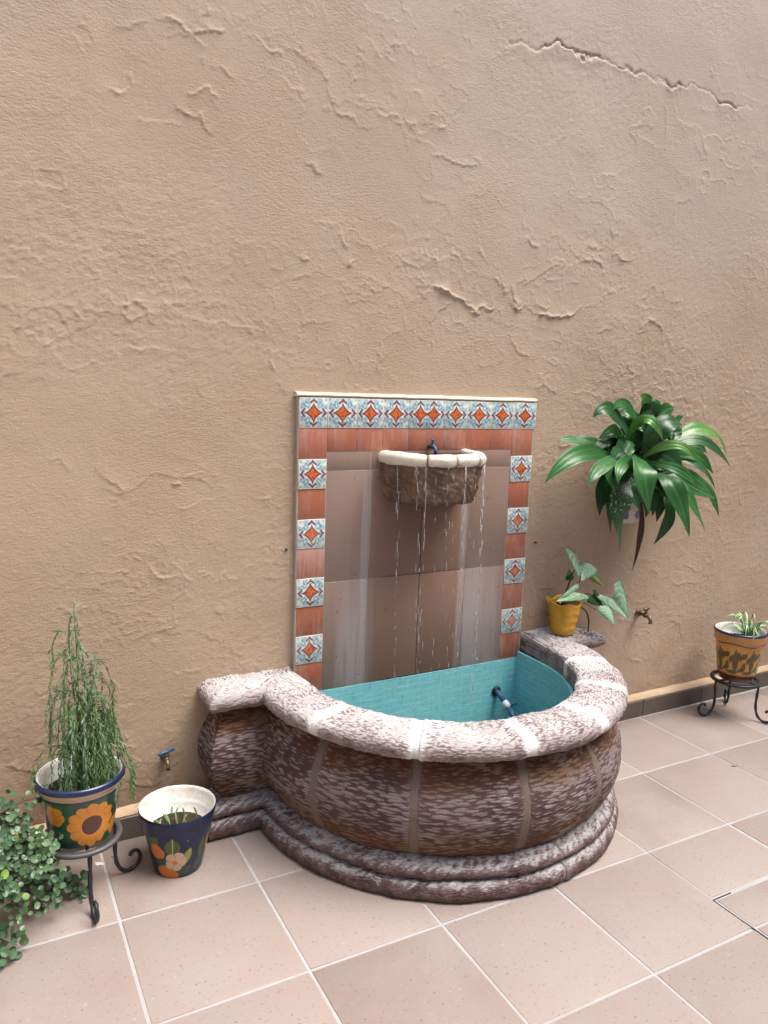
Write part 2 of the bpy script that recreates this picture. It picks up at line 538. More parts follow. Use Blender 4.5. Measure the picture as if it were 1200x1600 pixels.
# the tile cut for the drain lid: two pieces and dark strips standing in for the shaded gap
x0, yA = fpt(5, 2); x1, yB = fpt(6, 3)
cx = (x0 + x1) / 2 - .003
hA = 1.127 - .006 + yA
inst('floor_tile', slab(FS - .011, hA - .006, .012, .0022).mesh('floor_tile', M['floor']), floor_root, (cx, yA - .005 - (hA - .006) / 2, -.012), (0, 0, FA))
hB = (-1.127 - .010) - yB - .006
inst('floor_tile', slab(FS - .012, hB, .012, .0022).mesh('floor_tile', M['floor']), floor_root, (cx, yB + .006 + hB / 2, -.012), (0, 0, FA))
g = Geo(); box(g, x0 - .0125, x0 - .0075, -1.60, -1.131, -.004, .0006)
g.build('gap_shade_strip', M['iron'], floor_root, smooth=False)
g = Geo(); box(g, x0 - .0075, x0 + .075, -1.131, -1.127, -.004, -.0006)
g.build('gap_shade_strip', M['iron'], floor_root, smooth=False)

# ------------------------------------------------------------ the plastered courtyard wall (real relief)
CRACKS = [
    [(0.754,2.834),(0.792,2.810),(0.956,2.824),(1.047,2.867),(1.179,2.844),(1.295,2.864),(1.403,2.845),(1.548,2.844),(1.701,2.838),(1.816,2.867),(1.919,2.856),(1.987,2.823),(2.200,2.850),(2.313,2.851)],
    [(0.414,2.390),(0.464,2.442),(0.517,2.462),(0.585,2.469),(0.642,2.457),(0.686,2.436)],
    [(0.495,2.361),(0.564,2.361),(0.634,2.366),(0.720,2.358)],
    [(0.496,2.074),(0.519,2.020),(0.568,2.025),(0.617,2.042),(0.662,2.018)],
    [(0.695,2.189),(0.729,2.112),(0.740,2.067),(0.773,2.011)],
    [(0.504,1.916),(0.561,1.903),(0.627,1.874),(0.678,1.866),(0.732,1.835),(0.814,1.865),(0.817,1.932)],
    [(0.627,1.874),(0.578,1.841),(0.538,1.786),(0.555,1.734)],
    [(0.876,1.973),(0.919,1.916),(0.939,1.869),(0.988,1.866),(1.039,1.845),(1.140,1.839),(1.223,1.871),(1.307,1.917)],
    [(0.907,1.767),(0.952,1.707),(1.001,1.697)],
    [(0.901,1.951),(0.995,1.972),(1.088,2.043),(1.128,2.060),(1.148,2.030)],
    [(1.222,2.057),(1.343,2.088),(1.382,2.060)],
    [(1.495,1.871),(1.523,1.792)],
    [(1.617,1.811),(1.651,1.855),(1.731,1.860),(1.776,1.821)],
    [(1.365,1.702),(1.464,1.639),(1.504,1.627),(1.619,1.631)],
    [(1.393,2.126),(1.470,2.095),(1.561,2.117)],
    [(1.731,2.012),(1.758,1.959),(1.862,1.954)],
    [(1.324,1.582),(1.346,1.542),(1.404,1.529),(1.440,1.544)],
    [(1.025,1.560),(1.111,1.562),(1.164,1.550)],
    [(-0.459,2.608),(-0.417,2.605),(-0.379,2.588),(-0.354,2.566),(-0.310,2.536)],
    [(-0.359,2.579),(-0.260,2.606)],
    [(-0.575,2.504),(-0.548,2.479),(-0.521,2.468),(-0.475,2.456)],
    [(-0.380,2.417),(-0.321,2.419),(-0.260,2.431)],
    [(-0.341,2.365),(-0.311,2.315),(-0.280,2.297)],
    [(-0.178,2.611),(-0.114,2.588),(-0.060,2.586)],
    [(-0.027,2.607),(0.018,2.588),(0.052,2.571)],
    [(0.001,2.271),(0.047,2.258),(0.083,2.243)],
    [(0.134,2.095),(0.160,2.045),(0.186,2.006)],
    [(-0.057,1.974),(-0.017,1.963),(0.030,1.968)],
    [(0.163,1.934),(0.224,1.967)],
    [(0.153,1.863),(0.191,1.828),(0.254,1.838),(0.278,1.873),(0.330,1.878)],
    [(0.016,1.771),(0.034,1.740),(0.130,1.763)],
    [(-0.151,1.867),(-0.084,1.847)],
    [(-0.542,1.774),(-0.504,1.743),(-0.480,1.706)],
    [(-0.573,1.637),(-0.525,1.635),(-0.476,1.623),(-0.406,1.631)],
    [(-0.739,1.637),(-0.689,1.654)],
    [(-0.714,1.728),(-0.674,1.707)],
    [(-0.121,1.651),(-0.092,1.610),(-0.081,1.589)],
    [(-0.674,1.258),(-0.648,1.233),(-0.618,1.208),(-0.580,1.182)],
    [(-0.443,1.203),(-0.397,1.180)],
    [(-0.123,1.670),(-0.095,1.621),(-0.076,1.587)],
    [(-0.080,1.548),(-0.061,1.519),(-0.037,1.493)],
    [(-0.512,0.943),(-0.471,0.897),(-0.395,0.890)],
    [(-0.299,0.764),(-0.254,0.722)],
    [(-0.560,0.960),(-0.536,0.949)],
    [(1.967,0.651),(2.083,0.634),(2.186,0.622)],
    [(1.728,0.302),(1.775,0.289),(1.825,0.264)],
    [(-0.973,0.316),(-0.901,0.311),(-0.828,0.262),(-0.712,0.213)],
    [(-0.611,0.197),(-0.527,0.170),(-0.462,0.179)],
    [(-0.980,0.145),(-0.944,0.125),(-0.915,0.161)],
]
def grid_axis(segs):
    a = []
    for (p, q, st) in segs:
        a.extend(np.arange(p, q - st * .5, st).tolist())
    a.append(segs[-1][1])
    return np.array(a)
gx = grid_axis([(-3.6, -1.2, .09), (-1.2, 2.9, .0045), (2.9, 5.3, .09)])
gz = grid_axis([(-.05, 3.40, .0045), (3.40, 5.2, .09)])
X, Z = np.meshgrid(gx, gz, indexing='ij')
H = .018 * (fbm(X * .7, Z * .7, 3, 1) - .5) + .008 * (fbm(X * 2.6, Z * 2.6, 3, 2) - .5)
rel = np.zeros_like(X)
rough = sstep(.40, .62, fbm(X * 1.3, Z * 1.3, 3, 5)) * .75 + .25
low = sstep(.42, .10, Z) * sstep(-.2, -.5, X) + .7 * sstep(1.15, 1.5, X) * sstep(1.95, 1.6, Z) * sstep(1.2, 1.45, Z) + .5 * sstep(2.0, 2.3, X) * sstep(.6, .2, Z)
# grainy trowelled skin: short diagonal smears
U = X * .80 + Z * .60; V = -X * .60 + Z * .80
sm = fbm(U * 60, V * 88, 2, 7)
H += .0016 * rough * (sm - .5)
H += .0030 * (rough * .35 + low) * np.abs(fbm(X * 24, Z * 24, 3, 9) - .5)
# lifting paint: raised edges along the contours of a slow noise
for (sc, off, amp, thr) in ((3.3, 21, .0019, .50), (5.9, 25, .0016, .47), (9.0, 29, .0013, .50), (15.0, 33, .0011, .5)):
    f = fbm(X * sc, Z * sc * 1.15, 4, off)
    gate = sstep(.53, .66, fbm(X * 2.1, Z * 2.1, 2, off + 1) + low * .16)
    d = (f - thr)
    line = np.exp(-(d / (.0032 * max(1, sc / 5))) ** 2) * gate
    H += amp * line + amp * .45 * gate * sstep(-.02, .005, d) * sstep(.14, .0, d)
    rel = np.maximum(rel, line * .8)
jx = (fbm(X * 24, Z * 24, 4, 40) - .5) * .048; jz = (fbm(X * 24, Z * 24, 4, 44) - .5) * .048
rc = random.Random(5)
NMAIN = len(CRACKS)
for (cx_, cz_, sx_, sz_, n_) in ((.75, 1.95, .30, .16, 12), (1.40, 1.62, .28, .16, 16), (1.95, 1.55, .25, .2, 12), (-.50, 2.45, .16, .14, 9), (-.50, 1.62, .25, .14, 9), (.30, 2.42, .25, .12, 7), (.20, 1.90, .25, .15, 8), (1.15, 2.0, .25, .12, 8), (-.75, .25, .18, .10, 8), (2.2, .4, .25, .2, 6), (-.3, 1.25, .3, .3, 7)):
    for _ in range(n_):
        p_ = [cx_ + rc.gauss(0, sx_), cz_ + rc.gauss(0, sz_)]; a_ = rc.uniform(0, 2 * PI); ln_ = rc.uniform(.05, .19); k_ = 6; pl_ = [tuple(p_)]
        for _q in range(k_):
            a_ += rc.gauss(0, .75); p_ = [p_[0] + math.cos(a_) * ln_ / k_ * 1.3, p_[1] + math.sin(a_) * ln_ / k_]; pl_.append(tuple(p_))
        CRACKS.append(pl_)
for ci, pl in enumerate(CRACKS):
    big = {0: 1.15, 5: 1.7, 6: .8, 7: 1.35}.get(ci, rc.uniform(.42, .8) if ci < NMAIN else rc.uniform(.25, .55))
    pts = np.array(pl)
    lo = pts.min(0) - .09; hi = pts.max(0) + .09
    ix = np.where((gx > lo[0]) & (gx < hi[0]))[0]; iz = np.where((gz > lo[1]) & (gz < hi[1]))[0]
    if len(ix) == 0 or len(iz) == 0: continue
    sl = np.ix_(ix, iz)
    px = X[sl] + jx[sl]; pz = Z[sl] + jz[sl]
    best = np.full(px.shape, 9.0); side = np.zeros(px.shape); along = np.zeros(px.shape)
    acc = 0; tot = np.sum(np.hypot(*(pts[1:] - pts[:-1]).T))
    for a, c in zip(pts[:-1], pts[1:]):
        ab = c - a; L = np.hypot(*ab)
        t = np.clip(((px - a[0]) * ab[0] + (pz - a[1]) * ab[1]) / (L * L), 0, 1)
        dx = px - a[0] - t * ab[0]; dz = pz - a[1] - t * ab[1]
        dd = np.hypot(dx, dz); m = dd < best
        best = np.where(m, dd, best); side = np.where(m, dz, side); along = np.where(m, (acc + t * L) / tot, along); acc += L
    taper = sstep(0, .18, along) * sstep(1, .82, along) * (.30 + 1.0 * sstep(.2, .75, vnoise(px * 13, pz * 13, ci)))
    wdt = .0050 if big > 1 else .0032
    ridge = np.exp(-(best / wdt) ** 2) * taper * big
    if ci == 0:   # an open crack with a ledge of plaster beneath it
        H[sl] += -.007 * ridge + .005 * np.exp(-np.abs(best) / .03) * (side < 0) * taper
    else:
        up = 1 if rc.random() < .75 else -1
        H[sl] += .0036 * ridge + .0024 * big * taper * np.exp(-np.abs(best) / .024) * (side * up > 0)
        rel[sl] = np.maximum(rel[sl], np.clip(ridge, 0, 1))
wall = empty('courtyard_wall', (0, 0, 0))
tag(wall, 'tall ochre plastered wall with cracked flaking paint behind the fountain', 'wall')
nx, nz = X.shape
verts = np.empty((nx * nz, 3), np.float32)
verts[:, 0] = X.ravel(); verts[:, 1] = -np.clip(H, -.012, .02).ravel(); verts[:, 2] = Z.ravel()
ii = (np.arange(nx - 1)[:, None] * nz + np.arange(nz - 1)[None, :]).ravel()
quads = np.stack([ii, ii + nz, ii + nz + 1, ii + 1], 1).astype(np.int32)
# back, sides and top close the wall
b0 = nx * nz
back = np.array([(gx[0], .22, gz[0]), (gx[-1], .22, gz[0]), (gx[-1], .22, gz[-1]), (gx[0], .22, gz[-1])], np.float32)
me = bpy.data.meshes.new('plaster')
allv = np.vstack([verts, back])
me.vertices.add(len(allv)); me.vertices.foreach_set('co', allv.ravel())
c00, c10, c11, c01 = 0, (nx - 1) * nz, nx * nz - 1, nz - 1
extra = np.array([(b0, b0 + 3, b0 + 2, b0 + 1), (c01, c11, b0 + 2, b0 + 3), (c00, c01, b0 + 3, b0), (c10, b0 + 1, b0 + 2, c11)], np.int32)
allq = np.vstack([quads, extra])
me.loops.add(len(allq) * 4); me.loops.foreach_set('vertex_index', allq.ravel())
me.polygons.add(len(allq)); me.polygons.foreach_set('loop_start', np.arange(0, len(allq) * 4, 4, dtype=np.int32))
sm_ = np.ones(len(allq), bool); sm_[-4:] = False
me.update(calc_edges=True)
me.polygons.foreach_set('use_smooth', sm_)
at = me.attributes.new('relief', 'FLOAT', 'POINT')
at.data.foreach_set('value', np.concatenate([rel.ravel(), np.zeros(4)]).astype(np.float32))
me.materials.append(M['plaster']); me.update()
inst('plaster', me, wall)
# grey tiled skirting with a sandy mortar ledge, one piece per tile
def skirt(xa, xb):
    x = xa
    while x < xb - .01:
        x2 = min(x + FS, xb)
        g = Geo(); d = rt.uniform(-.001, .001); L_ = x2 - x - .004
        v = [(0, 0, 0), (L_, 0, 0), (L_, -.030 + d, 0), (0, -.030 + d, 0), (0, 0, .082), (L_, 0, .082), (L_, -.026 + d, .082), (0, -.026 + d, .082), (0, -.030 + d, .078), (L_, -.030 + d, .078)]
        f = [(0, 1, 5, 4), (4, 5, 6, 7), (7, 6, 9, 8), (8, 9, 2, 3), (0, 3, 2, 1), (0, 4, 7, 8, 3), (1, 2, 9, 6, 5)]
        g.add(v, f)
        inst('skirting_tile', g.mesh('skirting_tile', M['skirt'], False), wall, (x + .002, 0, .001))
        x = x2
skirt(-3.3, -.365); skirt(1.405, 5.1)
for (xa, xb) in ((-3.3, -.365), (1.405, 5.1)):
    g = Geo(); n = max(8, int((xb - xa) / .03)); v = []; f = []
    for k in range(n + 1):
        x = xa + (xb - xa) * k / n
        j = (vnoise(np.array([x * 14]), np.array([.5]))[0] - .5) * .008
        v += [(x, 0.004, .0835), (x, -.0275 + j * .5, .0835), (x, -.0262 + j * .5, .0875), (x, -.012, .102 + j), (x, .004, .110 + j)]
    for k in range(n):
        for q in range(4):
            f.append((k * 5 + q, k * 5 + 5 + q, k * 5 + 6 + q, k * 5 + 1 + q))
    f += [(4, 3, 2, 1, 0), tuple(n * 5 + q for q in range(5))]
    g.add(v, f); g.build('mortar_ledge', M['ledge'], wall)
g = Geo()
for (x, z) in ((-.034, .957),):
    tube(g, [(x, .004, z), (x, -.012, z - .001)], .0042, 8)
g.build('nail', M['iron'], wall)
g = Geo(); tube(g, [(1.103, .004, .905), (1.103, -.010, .905)], .0038, 8); g.build('nail', M['iron'], wall)

# the other three walls of the courtyard, out of frame: they close the yard so that daylight falls from above
def side_wall(x0, x1, y0, y1, label):
    g = Geo(); n = 8
    box(g, x0, x1, y0, y1, -.05, 5.2)
    o = g.build('courtyard_wall', M['pale'], None, smooth=False)
    tag(o, label, 'wall')
side_wall(-3.85, -3.6, -4.6, .2, 'plain pale wall closing the courtyard on the left')
side_wall(5.3, 5.55, -4.6, .2, 'plain pale wall closing the courtyard on the right')
side_wall(-3.59, 5.29, -4.6, -4.35, 'plain pale wall facing the fountain across the courtyard')

# ------------------------------------------------------------ tiled backsplash
T = .1072; PER = .2155; ZT = 1.4949; XR = 1.0356
splash = empty('tiled_backsplash', (.52, 0, .41))
tag(splash, 'upright tiled panel with a border of star tiles above the basin', 'tiled panel')
OX, OY, OZ = .52, 0, .41
def sp(x, y, z): return (x - OX, y - OY, z - OZ)
g = Geo(); box(g, -.004 - OX, XR + .002 - OX, -.0230, .010, 0, ZT + .002 - OZ); g.build('backing', M['tile_grout'], splash, smooth=False)
# cream cap along the top
g = Geo(); n = 40; v = []; f = []
for k in range(n + 1):
    x = -.010 + (XR + .018 + .004) * k / n - OX
    j = (vnoise(np.array([k * .7]), np.array([3.3]))[0] - .5) * .003
    v += [(x, .008, ZT + .003 - OZ), (x, -.0275 + j, ZT + .003 - OZ), (x, -.028 + j, ZT + .009 + j - OZ), (x, -.018, ZT + .016 + j - OZ), (x, .008, ZT + .018 + j - OZ)]
for k in range(n):
    for q in range(4): f.append((k * 5 + q, k * 5 + 5 + q, k * 5 + 6 + q, k * 5 + 1 + q))
f += [(4, 3, 2, 1, 0), tuple(n * 5 + q for q in range(5))]
g.add(v, f); g.build('cream_cap', M['cream'], splash)
UP = (PI / 2, 0, 0)
rs = random.Random(9)
_tm = {}
def wtile(name, mk, x0, x1, z0, z1, proud, gap=.0016):
    wd, hd = round(x1 - x0 - gap, 4), round(z1 - z0 - gap, 4)
    key = (mk, wd, hd)
    if key not in _tm: _tm[key] = slab(wd, hd, .010, .0009).mesh(name, M[mk])
    return inst(name, _tm[key], splash, sp((x0 + x1) / 2, -.0165 + .001 - proud + rs.uniform(-.0006, .0006), (z0 + z1) / 2), (PI / 2, 0, rs.uniform(-.004, .004)))
bounds = [0, .1072, .2235, .3305, .4395, .518, .597, .702, .815, .928, XR + .0075]
for a, c in zip(bounds[:-1], bounds[1:]):
    wd = c - a
    if wd < .09:                       # the two cut tiles in the middle: part of the motif is missing
        key = ('cut', a)
        gg = slab(wd - .0016, T - .0016, .010, .0009)
        sgn = 1 if a > .5 else -1
        gg.uv = [((u * (wd / T) + sgn * (1 - wd / T) * .72), vv) for (u, vv) in gg.uv]
        inst('star_tile', gg.mesh('star_tile', M['deco']), splash, sp((a + c) / 2, -.0163, ZT - T / 2), UP)
    else:
        wtile('star_tile', 'deco', a, c, ZT - T, ZT, .0008)
for k in range(1, 5):
    zt = ZT - PER * k
    o = wtile('star_tile', 'deco', 0, T, zt - T, zt, .0014)
    o = wtile('star_tile', 'deco', XR - T, XR, zt - T, zt, .0014)
for k in range(5):
    z1 = ZT - PER * k - T; z0 = ZT - PER * (k + 1)
    z0 = max(z0, .413)
    wtile('terracotta_tile', 'terra', 0, T, z0, z1, -.0008)
    wtile('terracotta_tile', 'terra', XR - T - .002, XR - .004, z0, z1, -.0008)
for a, c in zip(bounds[1:-2], bounds[2:-1]):
    wtile('terracotta_tile', 'terra', a, c, 1.305, ZT - T, -.0008, .0026)
for (a, c) in ((T, .287), (.287, .515), (.515, .727), (.727, XR - T - .002)):
    for (z0, z1) in ((.413, .825), (.825, 1.236), (1.236, 1.305)):
        wtile('slab_tile', 'field', a, c, z0, z1, -.0013, .0030)

# ------------------------------------------------------------ the stone fountain
CX, CY, R0 = .52, -.17, .70
fount = empty('stone_fountain', (CX, -.40, 0))
tag(fount, 'half-round chiselled stone fountain basin with whitened rim against the wall', 'fountain')
FO = np.array([CX, -.40, 0])
def plan(n_per=150):
    P = []; N = []
    def seg(a, b, na, nb, n):
        for k in range(n):
            t = k / n
            P.append((a[0] + (b[0] - a[0]) * t, a[1] + (b[1] - a[1]) * t)); N.append((na[0] + (nb[0] - na[0]) * t, na[1] + (nb[1] - na[1]) * t))
    xl = CX - R0
    seg((-.36, 0), (-.36, CY), (-1, 0), (-1, -1), 22)
    seg((-.36, CY), (xl, CY), (-1, -1), (-1, -1), 24)
    P.append((xl, CY)); N.append((-1, -1))
    seg((xl, CY), (xl, CY), (-.93, -.93), (-1, 0), 10)
    for k in range(361):
        a = PI + PI * k / 360
        P.append((CX + R0 * math.cos(a), CY + R0 * math.sin(a))); N.append((math.cos(a), math.sin(a)))
    m = len(P)
    L = list(zip(P, N))
    left = L[:m - 361]
    right = [((2 * CX - p[0], p[1]), (-n[0], n[1])) for p, n in reversed(left)]
    L = L + right
    right_end = ((2 * CX + .36, 0), (1, 0))
    L.append(right_end)
    return np.array([p for p, n in L]), np.array([n for p, n in L]), len(left)
PP, NN, NL = plan()
def arc_i(deg):  # index on the plan of an arc angle, -180..0
    return NL + int(round((deg + 180) / 180 * 360))
JO = [-156, -127.5, -98, -71, -46, -21]
def sweep(i0, i1, prof, name, mk, parent, amp=1.0, half=.011, cap0=True, cap1=True, kind='body', seed=0, dense=2, attr_ledge=None, close=False):
    """prof: list of (inset, z); the block runs on plan indices i0..i1 with the joint half-width taken off each end"""
    P = PP[i0:i1 + 1]; N = NN[i0:i1 + 1]
    # resample to ~7 mm
    mid = P - N * .06
    sl = np.concatenate([[0], np.cumsum(np.hypot(*(mid[1:] - mid[:-1]).T) + np.hypot(*(P[1:] - P[:-1]).T))]) / 2
    Ltot = sl[-1]
    a = half if cap0 else 0; c = half if cap1 else 0
    n = max(6, int((Ltot - a - c) / .0046))
    s = np.linspace(a, Ltot - c, n)
    px = np.interp(s, sl, P[:, 0]); py = np.interp(s, sl, P[:, 1]); nx_ = np.interp(s, sl, N[:, 0]); ny_ = np.interp(s, sl, N[:, 1])
    pr = np.array(prof, float)
    tl = np.concatenate([[0], np.cumsum(np.hypot(*(pr[1:] - pr[:-1]).T))])
    m = max(6, int(tl[-1] / .0038))
    t = np.linspace(0, tl[-1], m)
    ins = np.interp(t, tl, pr[:, 0]); zz = np.interp(t, tl, pr[:, 1])
    di = np.gradient(ins, t); dz = np.gradient(zz, t)          # profile normal (outward = -inset)
    nh = dz; nv = di
    S_, T_ = np.meshgrid(s, t, indexing='ij')
    S0 = S_ + i0 * .0117 + seed * 3.1
    if kind == 'body':
        wv = (fbm(S0 * 9, T_ * 9, 2, 60) - .5) * .05
        tool = fbm(S0 * 16, (T_ + wv) * 115, 2, 50 + seed)
        lump = fbm(S0 * 7, T_ * 9, 4, 55) - .5
        d = amp * (.0036 * (tool - .5) + .010 * lump)
    elif kind == 'rim':
        tool = fbm((S0 * .8 + T_ * .6) * 70, (T_ * .8 - S0 * .6) * 130, 3, 70 + seed)
        lump = fbm(S0 * 9, T_ * 9, 4, 75) - .5
        pit = fbm(S0 * 38, T_ * 38, 3, 77)
        d = amp * (  .0055 * (tool - .5) + .014 * lump + .0045 * (pit - .5))
    else:
        tool = fbm((S0 * .7 + T_ * .7) * 40, (T_ * .7 - S0 * .7) * 95, 3, 80 + seed)
        lump = fbm(S0 * 10, T_ * 10, 4, 85) - .5
        d = amp * (.0048 * (tool - .5) + .013 * lump)
    de = np.minimum(S_ - (s[0] if cap0 else -9), (s[-1] if cap1 else 99) - S_)
    d = d - (.0035 * np.exp(-de / .006) if (cap0 or cap1) else 0)
    ox = px[:, None] - nx_[:, None] * ins[None, :]; oy = py[:, None] - ny_[:, None] * ins[None, :]
    nl = np.hypot(nx_, ny_)
    ux = nx_ / nl; uy = ny_ / nl
    ox = ox + ux[:, None] * nh[None, :] * d; oy = oy + uy[:, None] * nh[None, :] * d
    oz = np.broadcast_to(zz[None, :], ox.shape) + nv[None, :] * d
    oy = np.minimum(oy, .004)
    V = np.stack([ox - FO[0], oy - FO[1], oz - FO[2]], -1).reshape(-1, 3)
    g = Geo()
    i2 = (np.arange(n - 1)[:, None] * m + np.arange(m - 1)[None, :]).ravel()
    F = np.stack([i2, i2 + m, i2 + m + 1, i2 + 1], 1)
    faces = [tuple(q) for q in F.tolist()]
    if close:
        for k in range(n - 1): faces.append((k * m + m - 1, (k + 1) * m + m - 1, (k + 1) * m, k * m))
    faces.append(tuple(range(m))); faces.append(tuple(range((n - 1) * m + m - 1, (n - 1) * m - 1, -1)))
    g.add(V.tolist(), faces, list(zip(S_.ravel().tolist(), T_.ravel().tolist())))
    o = g.build(name, M[mk], parent)
    me = o.data
    ca = me.attributes.new('crest', 'FLOAT', 'POINT'); ca.data.foreach_set('value', np.clip(tool.ravel(), 0, 1).astype(np.float32))
    je = np.exp(-np.maximum(de, 0) / (.016 if kind == 'rim' else .007)) if (cap0 or cap1) else np.zeros_like(S_)
    ja = me.attributes.new('joint', 'FLOAT', 'POINT'); ja.data.foreach_set('value', je.ravel().astype(np.float32))
    la = me.attributes.new('ledge', 'FLOAT', 'POINT'); la.data.foreach_set('value', np.broadcast_to(np.clip(nv, 0, 1)[None, :], S_.shape).ravel().astype(np.float32))
    return o
def smooth_prof(pts, n=8):
    """Catmull-Rom through the profile points"""
    P = [np.array(p, float) for p in pts]; out = []
    for i in range(len(P) - 1):
        p0 = P[max(i - 1, 0)]; p1 = P[i]; p2 = P[i + 1]; p3 = P[min(i + 2, len(P) - 1)]
        for k in range(n):
            t = k / n
            out.append(.5 * ((2 * p1) + (p2 - p0) * t + (2 * p0 - 5 * p1 + 4 * p2 - p3) * t * t + (3 * p1 - p0 - 3 * p2 + p3) * t ** 3))
    out.append(P[-1])
    return [tuple(p) for p in out]
RIM = smooth_prof([(.160, .436), (.090, .438), (.046, .443), (.018, .454), (.004, .470), (.004, .487), (.014, .503), (.038, .513), (.080, .516), (.125, .517), (.160, .515), (.178, .507), (.184, .490), (.184, .460), (.184, .434)])
BODY = smooth_prof([(.072, .112), (.048, .140), (.024, .185), (.010, .235), (.008, .285), (.020, .335), (.045, .385), (.070, .420), (.082, .442)])
PL1 = smooth_prof([(.014, .000), (.002, .012), (.000, .032), (.006, .048), (.020, .058), (.044, .063)])
PL2 = smooth_prof([(.044, .060), (.026, .067), (.017, .078), (.019, .091), (.030, .101), (.043, .104), (.048, .109), (.062, .116), (.095, .121)])
ends = [0] + [arc_i(a) for a in JO] + [len(PP) - 1]
for k in range(7):
    first, last = k == 0, k == 6
    sweep(ends[k], ends[k + 1], RIM, 'rim_stone', 'rim', fount, 1.0, .010, not first, not last, 'rim', k, close=True)
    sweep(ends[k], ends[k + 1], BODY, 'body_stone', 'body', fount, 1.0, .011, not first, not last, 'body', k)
PJ = [0, arc_i(-84), len(PP) - 1]
for k in range(2):
    sweep(PJ[k], PJ[k + 1], PL1, 'plinth_moulding', 'plinth', fount, 1.0, .0016, k > 0, k < 1, 'plinth', k)
    sweep(PJ[k], PJ[k + 1], PL2, 'plinth_moulding', 'plinth', fount, 1.0, .0012, k > 0, k < 1, 'plinth', k + 4)
for a in JO:
    i = arc_i(a)
    sweep(i - 4, i + 4, [(q + .0035, z + (-.0035 if q > .06 and z > .5 else 0)) for q, z in RIM], 'mortar_joint', 'mortar', fount, .25, 0, False, False, 'rim', 3, close=True)
    sweep(i - 3, i + 3, [(q + .003, z) for q, z in BODY], 'mortar_joint', 'mortar', fount, .3, 0, False, False, 'body', 3)
# inside: turquoise lining, floor and water
def ring_pts(off, a0=-180, a1=0, n=60):
    r = R0 - off
    pts = [(CX - r, -.016)] + [(CX + r * math.cos(math.radians(a)), CY + r * math.sin(math.radians(a))) for a in np.linspace(a0, a1, n)] + [(CX + r, -.016)]
    return pts
g = Geo(); A = ring_pts(.197); B = ring_pts(.1845)
def strip(g, A, z0, B, z1, u0=0.0):
    v = []; uv = []; acc = u0
    for k, (p, q) in enumerate(zip(A, B)):
        if k: acc += math.hypot(p[0] - A[k - 1][0], p[1] - A[k - 1][1])
        v += [(p[0] - FO[0], p[1] - FO[1], z0), (q[0] - FO[0], q[1] - FO[1], z1)]; uv += [(acc, z0), (acc, z1)]
    g.add(v, [(2 * k, 2 * k + 1, 2 * k + 3, 2 * k + 2) for k in range(len(A) - 1)], uv)
strip(g, A, .05, A, .436); strip(g, A, .436, B, .4365)
g.build('pool_lining', M['pool'], fount)
g = Geo(); box(g, CX - .515 - FO[0], CX + .515 - FO[0], -.026 - FO[1], .002 - FO[1], .05, .4095); g.build('pool_back_wall', M['pool'], fount, smooth=False)
g = Geo(); pts = ring_pts(.199)
g.add([(p[0] - FO[0], p[1] - FO[1], .052) for p in pts], [tuple(range(len(pts)))], [(p[0], p[1]) for p in pts]); g.build('pool_floor', M['pool'], fount, smooth=False)
bw = MB('clear_water'); pw = bw.obj()
M['water'] = bw.done((.82, .95, .95), .04, bw.bump(bw.noise(pw, 14, 3, .6, .5), .35, .01), spec=.5, Transmission_Weight=1.0, IOR=1.33)
g = Geo(); pts = ring_pts(.1975)
g.add([(p[0] - FO[0], p[1] - FO[1], .135) for p in pts], [tuple(range(len(pts)))], [(p[0], p[1]) for p in pts]); tag(g.build('water', M['water'], fount, smooth=False), kind='stuff')

# ------------------------------------------------------------ spout bowl on the tiled panel
def m_bowl_body():
    b = MB('wet_carved_stone'); p = b.obj(); c = b.attr('crest'); x, y, z = b.sep(p)
    n1 = b.noise(b.map(p, (1, 1, .35)), 16, 5, .65); n2 = b.noise(p, 60, 4, .65)
    col = b.mix(n1.step(.35, .65), (.095, .058, .038), (.215, .14, .098))
    col = b.mix((c * .8 + n2 * .5 + n1 * .3).step(.85, 1.15) * .6, col, (.30, .235, .165))
    col = b.mix(b.noise(p, 11, 3, .6).step(.55, .7) * .5, col, (.17, .065, .03))
    return b.done(col, n2 * .4 + .18, b.bump(n2 + n1, .7, .007), spec=.5)
def m_bowl_rim():
    b = MB('creamy_limed_rim'); p = b.obj(); e = b.attr('joint')
    n1 = b.noise(p, 14, 5, .65); n2 = b.noise(p, 60, 4, .65)
    col = b.mix(n1.step(.4, .7), (.70, .66, .56), (.80, .78, .72))
    col = b.mix((n2 + n1 * .6).step(.82, 1.02) * .75, col, (.36, .28, .21))
    col = b.mix(e * .7, col, (.30, .21, .14))
    return b.done(col, .42, b.bump(n2, .4, .004), spec=.45)
M['bowl'] = m_bowl_body(); M['bowl_rim'] = m_bowl_rim()
bowl = empty('spout_bowl', (.52, -.0165, 1.11))
tag(bowl, 'small half-round carved bowl with creamy rim, spilling water down the tiled panel', 'wall basin')
_keep = (PP, NN, FO)
ang = np.linspace(PI, 2 * PI, 181); ba, bb = .207, .245
ee = .86
ux_ = np.sign(np.cos(ang)) * np.abs(np.cos(ang)) ** ee * ba; uy_ = -np.abs(np.sin(ang)) ** ee * bb
PP = np.stack([.52 + ux_, -.0175 + uy_], 1)
tg = np.gradient(PP, axis=0); tg /= np.hypot(*tg.T)[:, None]
NN = np.stack([tg[:, 1], -tg[:, 0]], 1); NN[0] = (-1, 0); NN[-1] = (1, 0)
FO = np.array([.52, -.0165, 1.11])
BR = smooth_prof([(.030, 1.262), (.010, 1.264), (.001, 1.274), (.000, 1.292), (.010, 1.305), (.028, 1.309), (.044, 1.305), (.050, 1.290), (.050, 1.262)], 6)
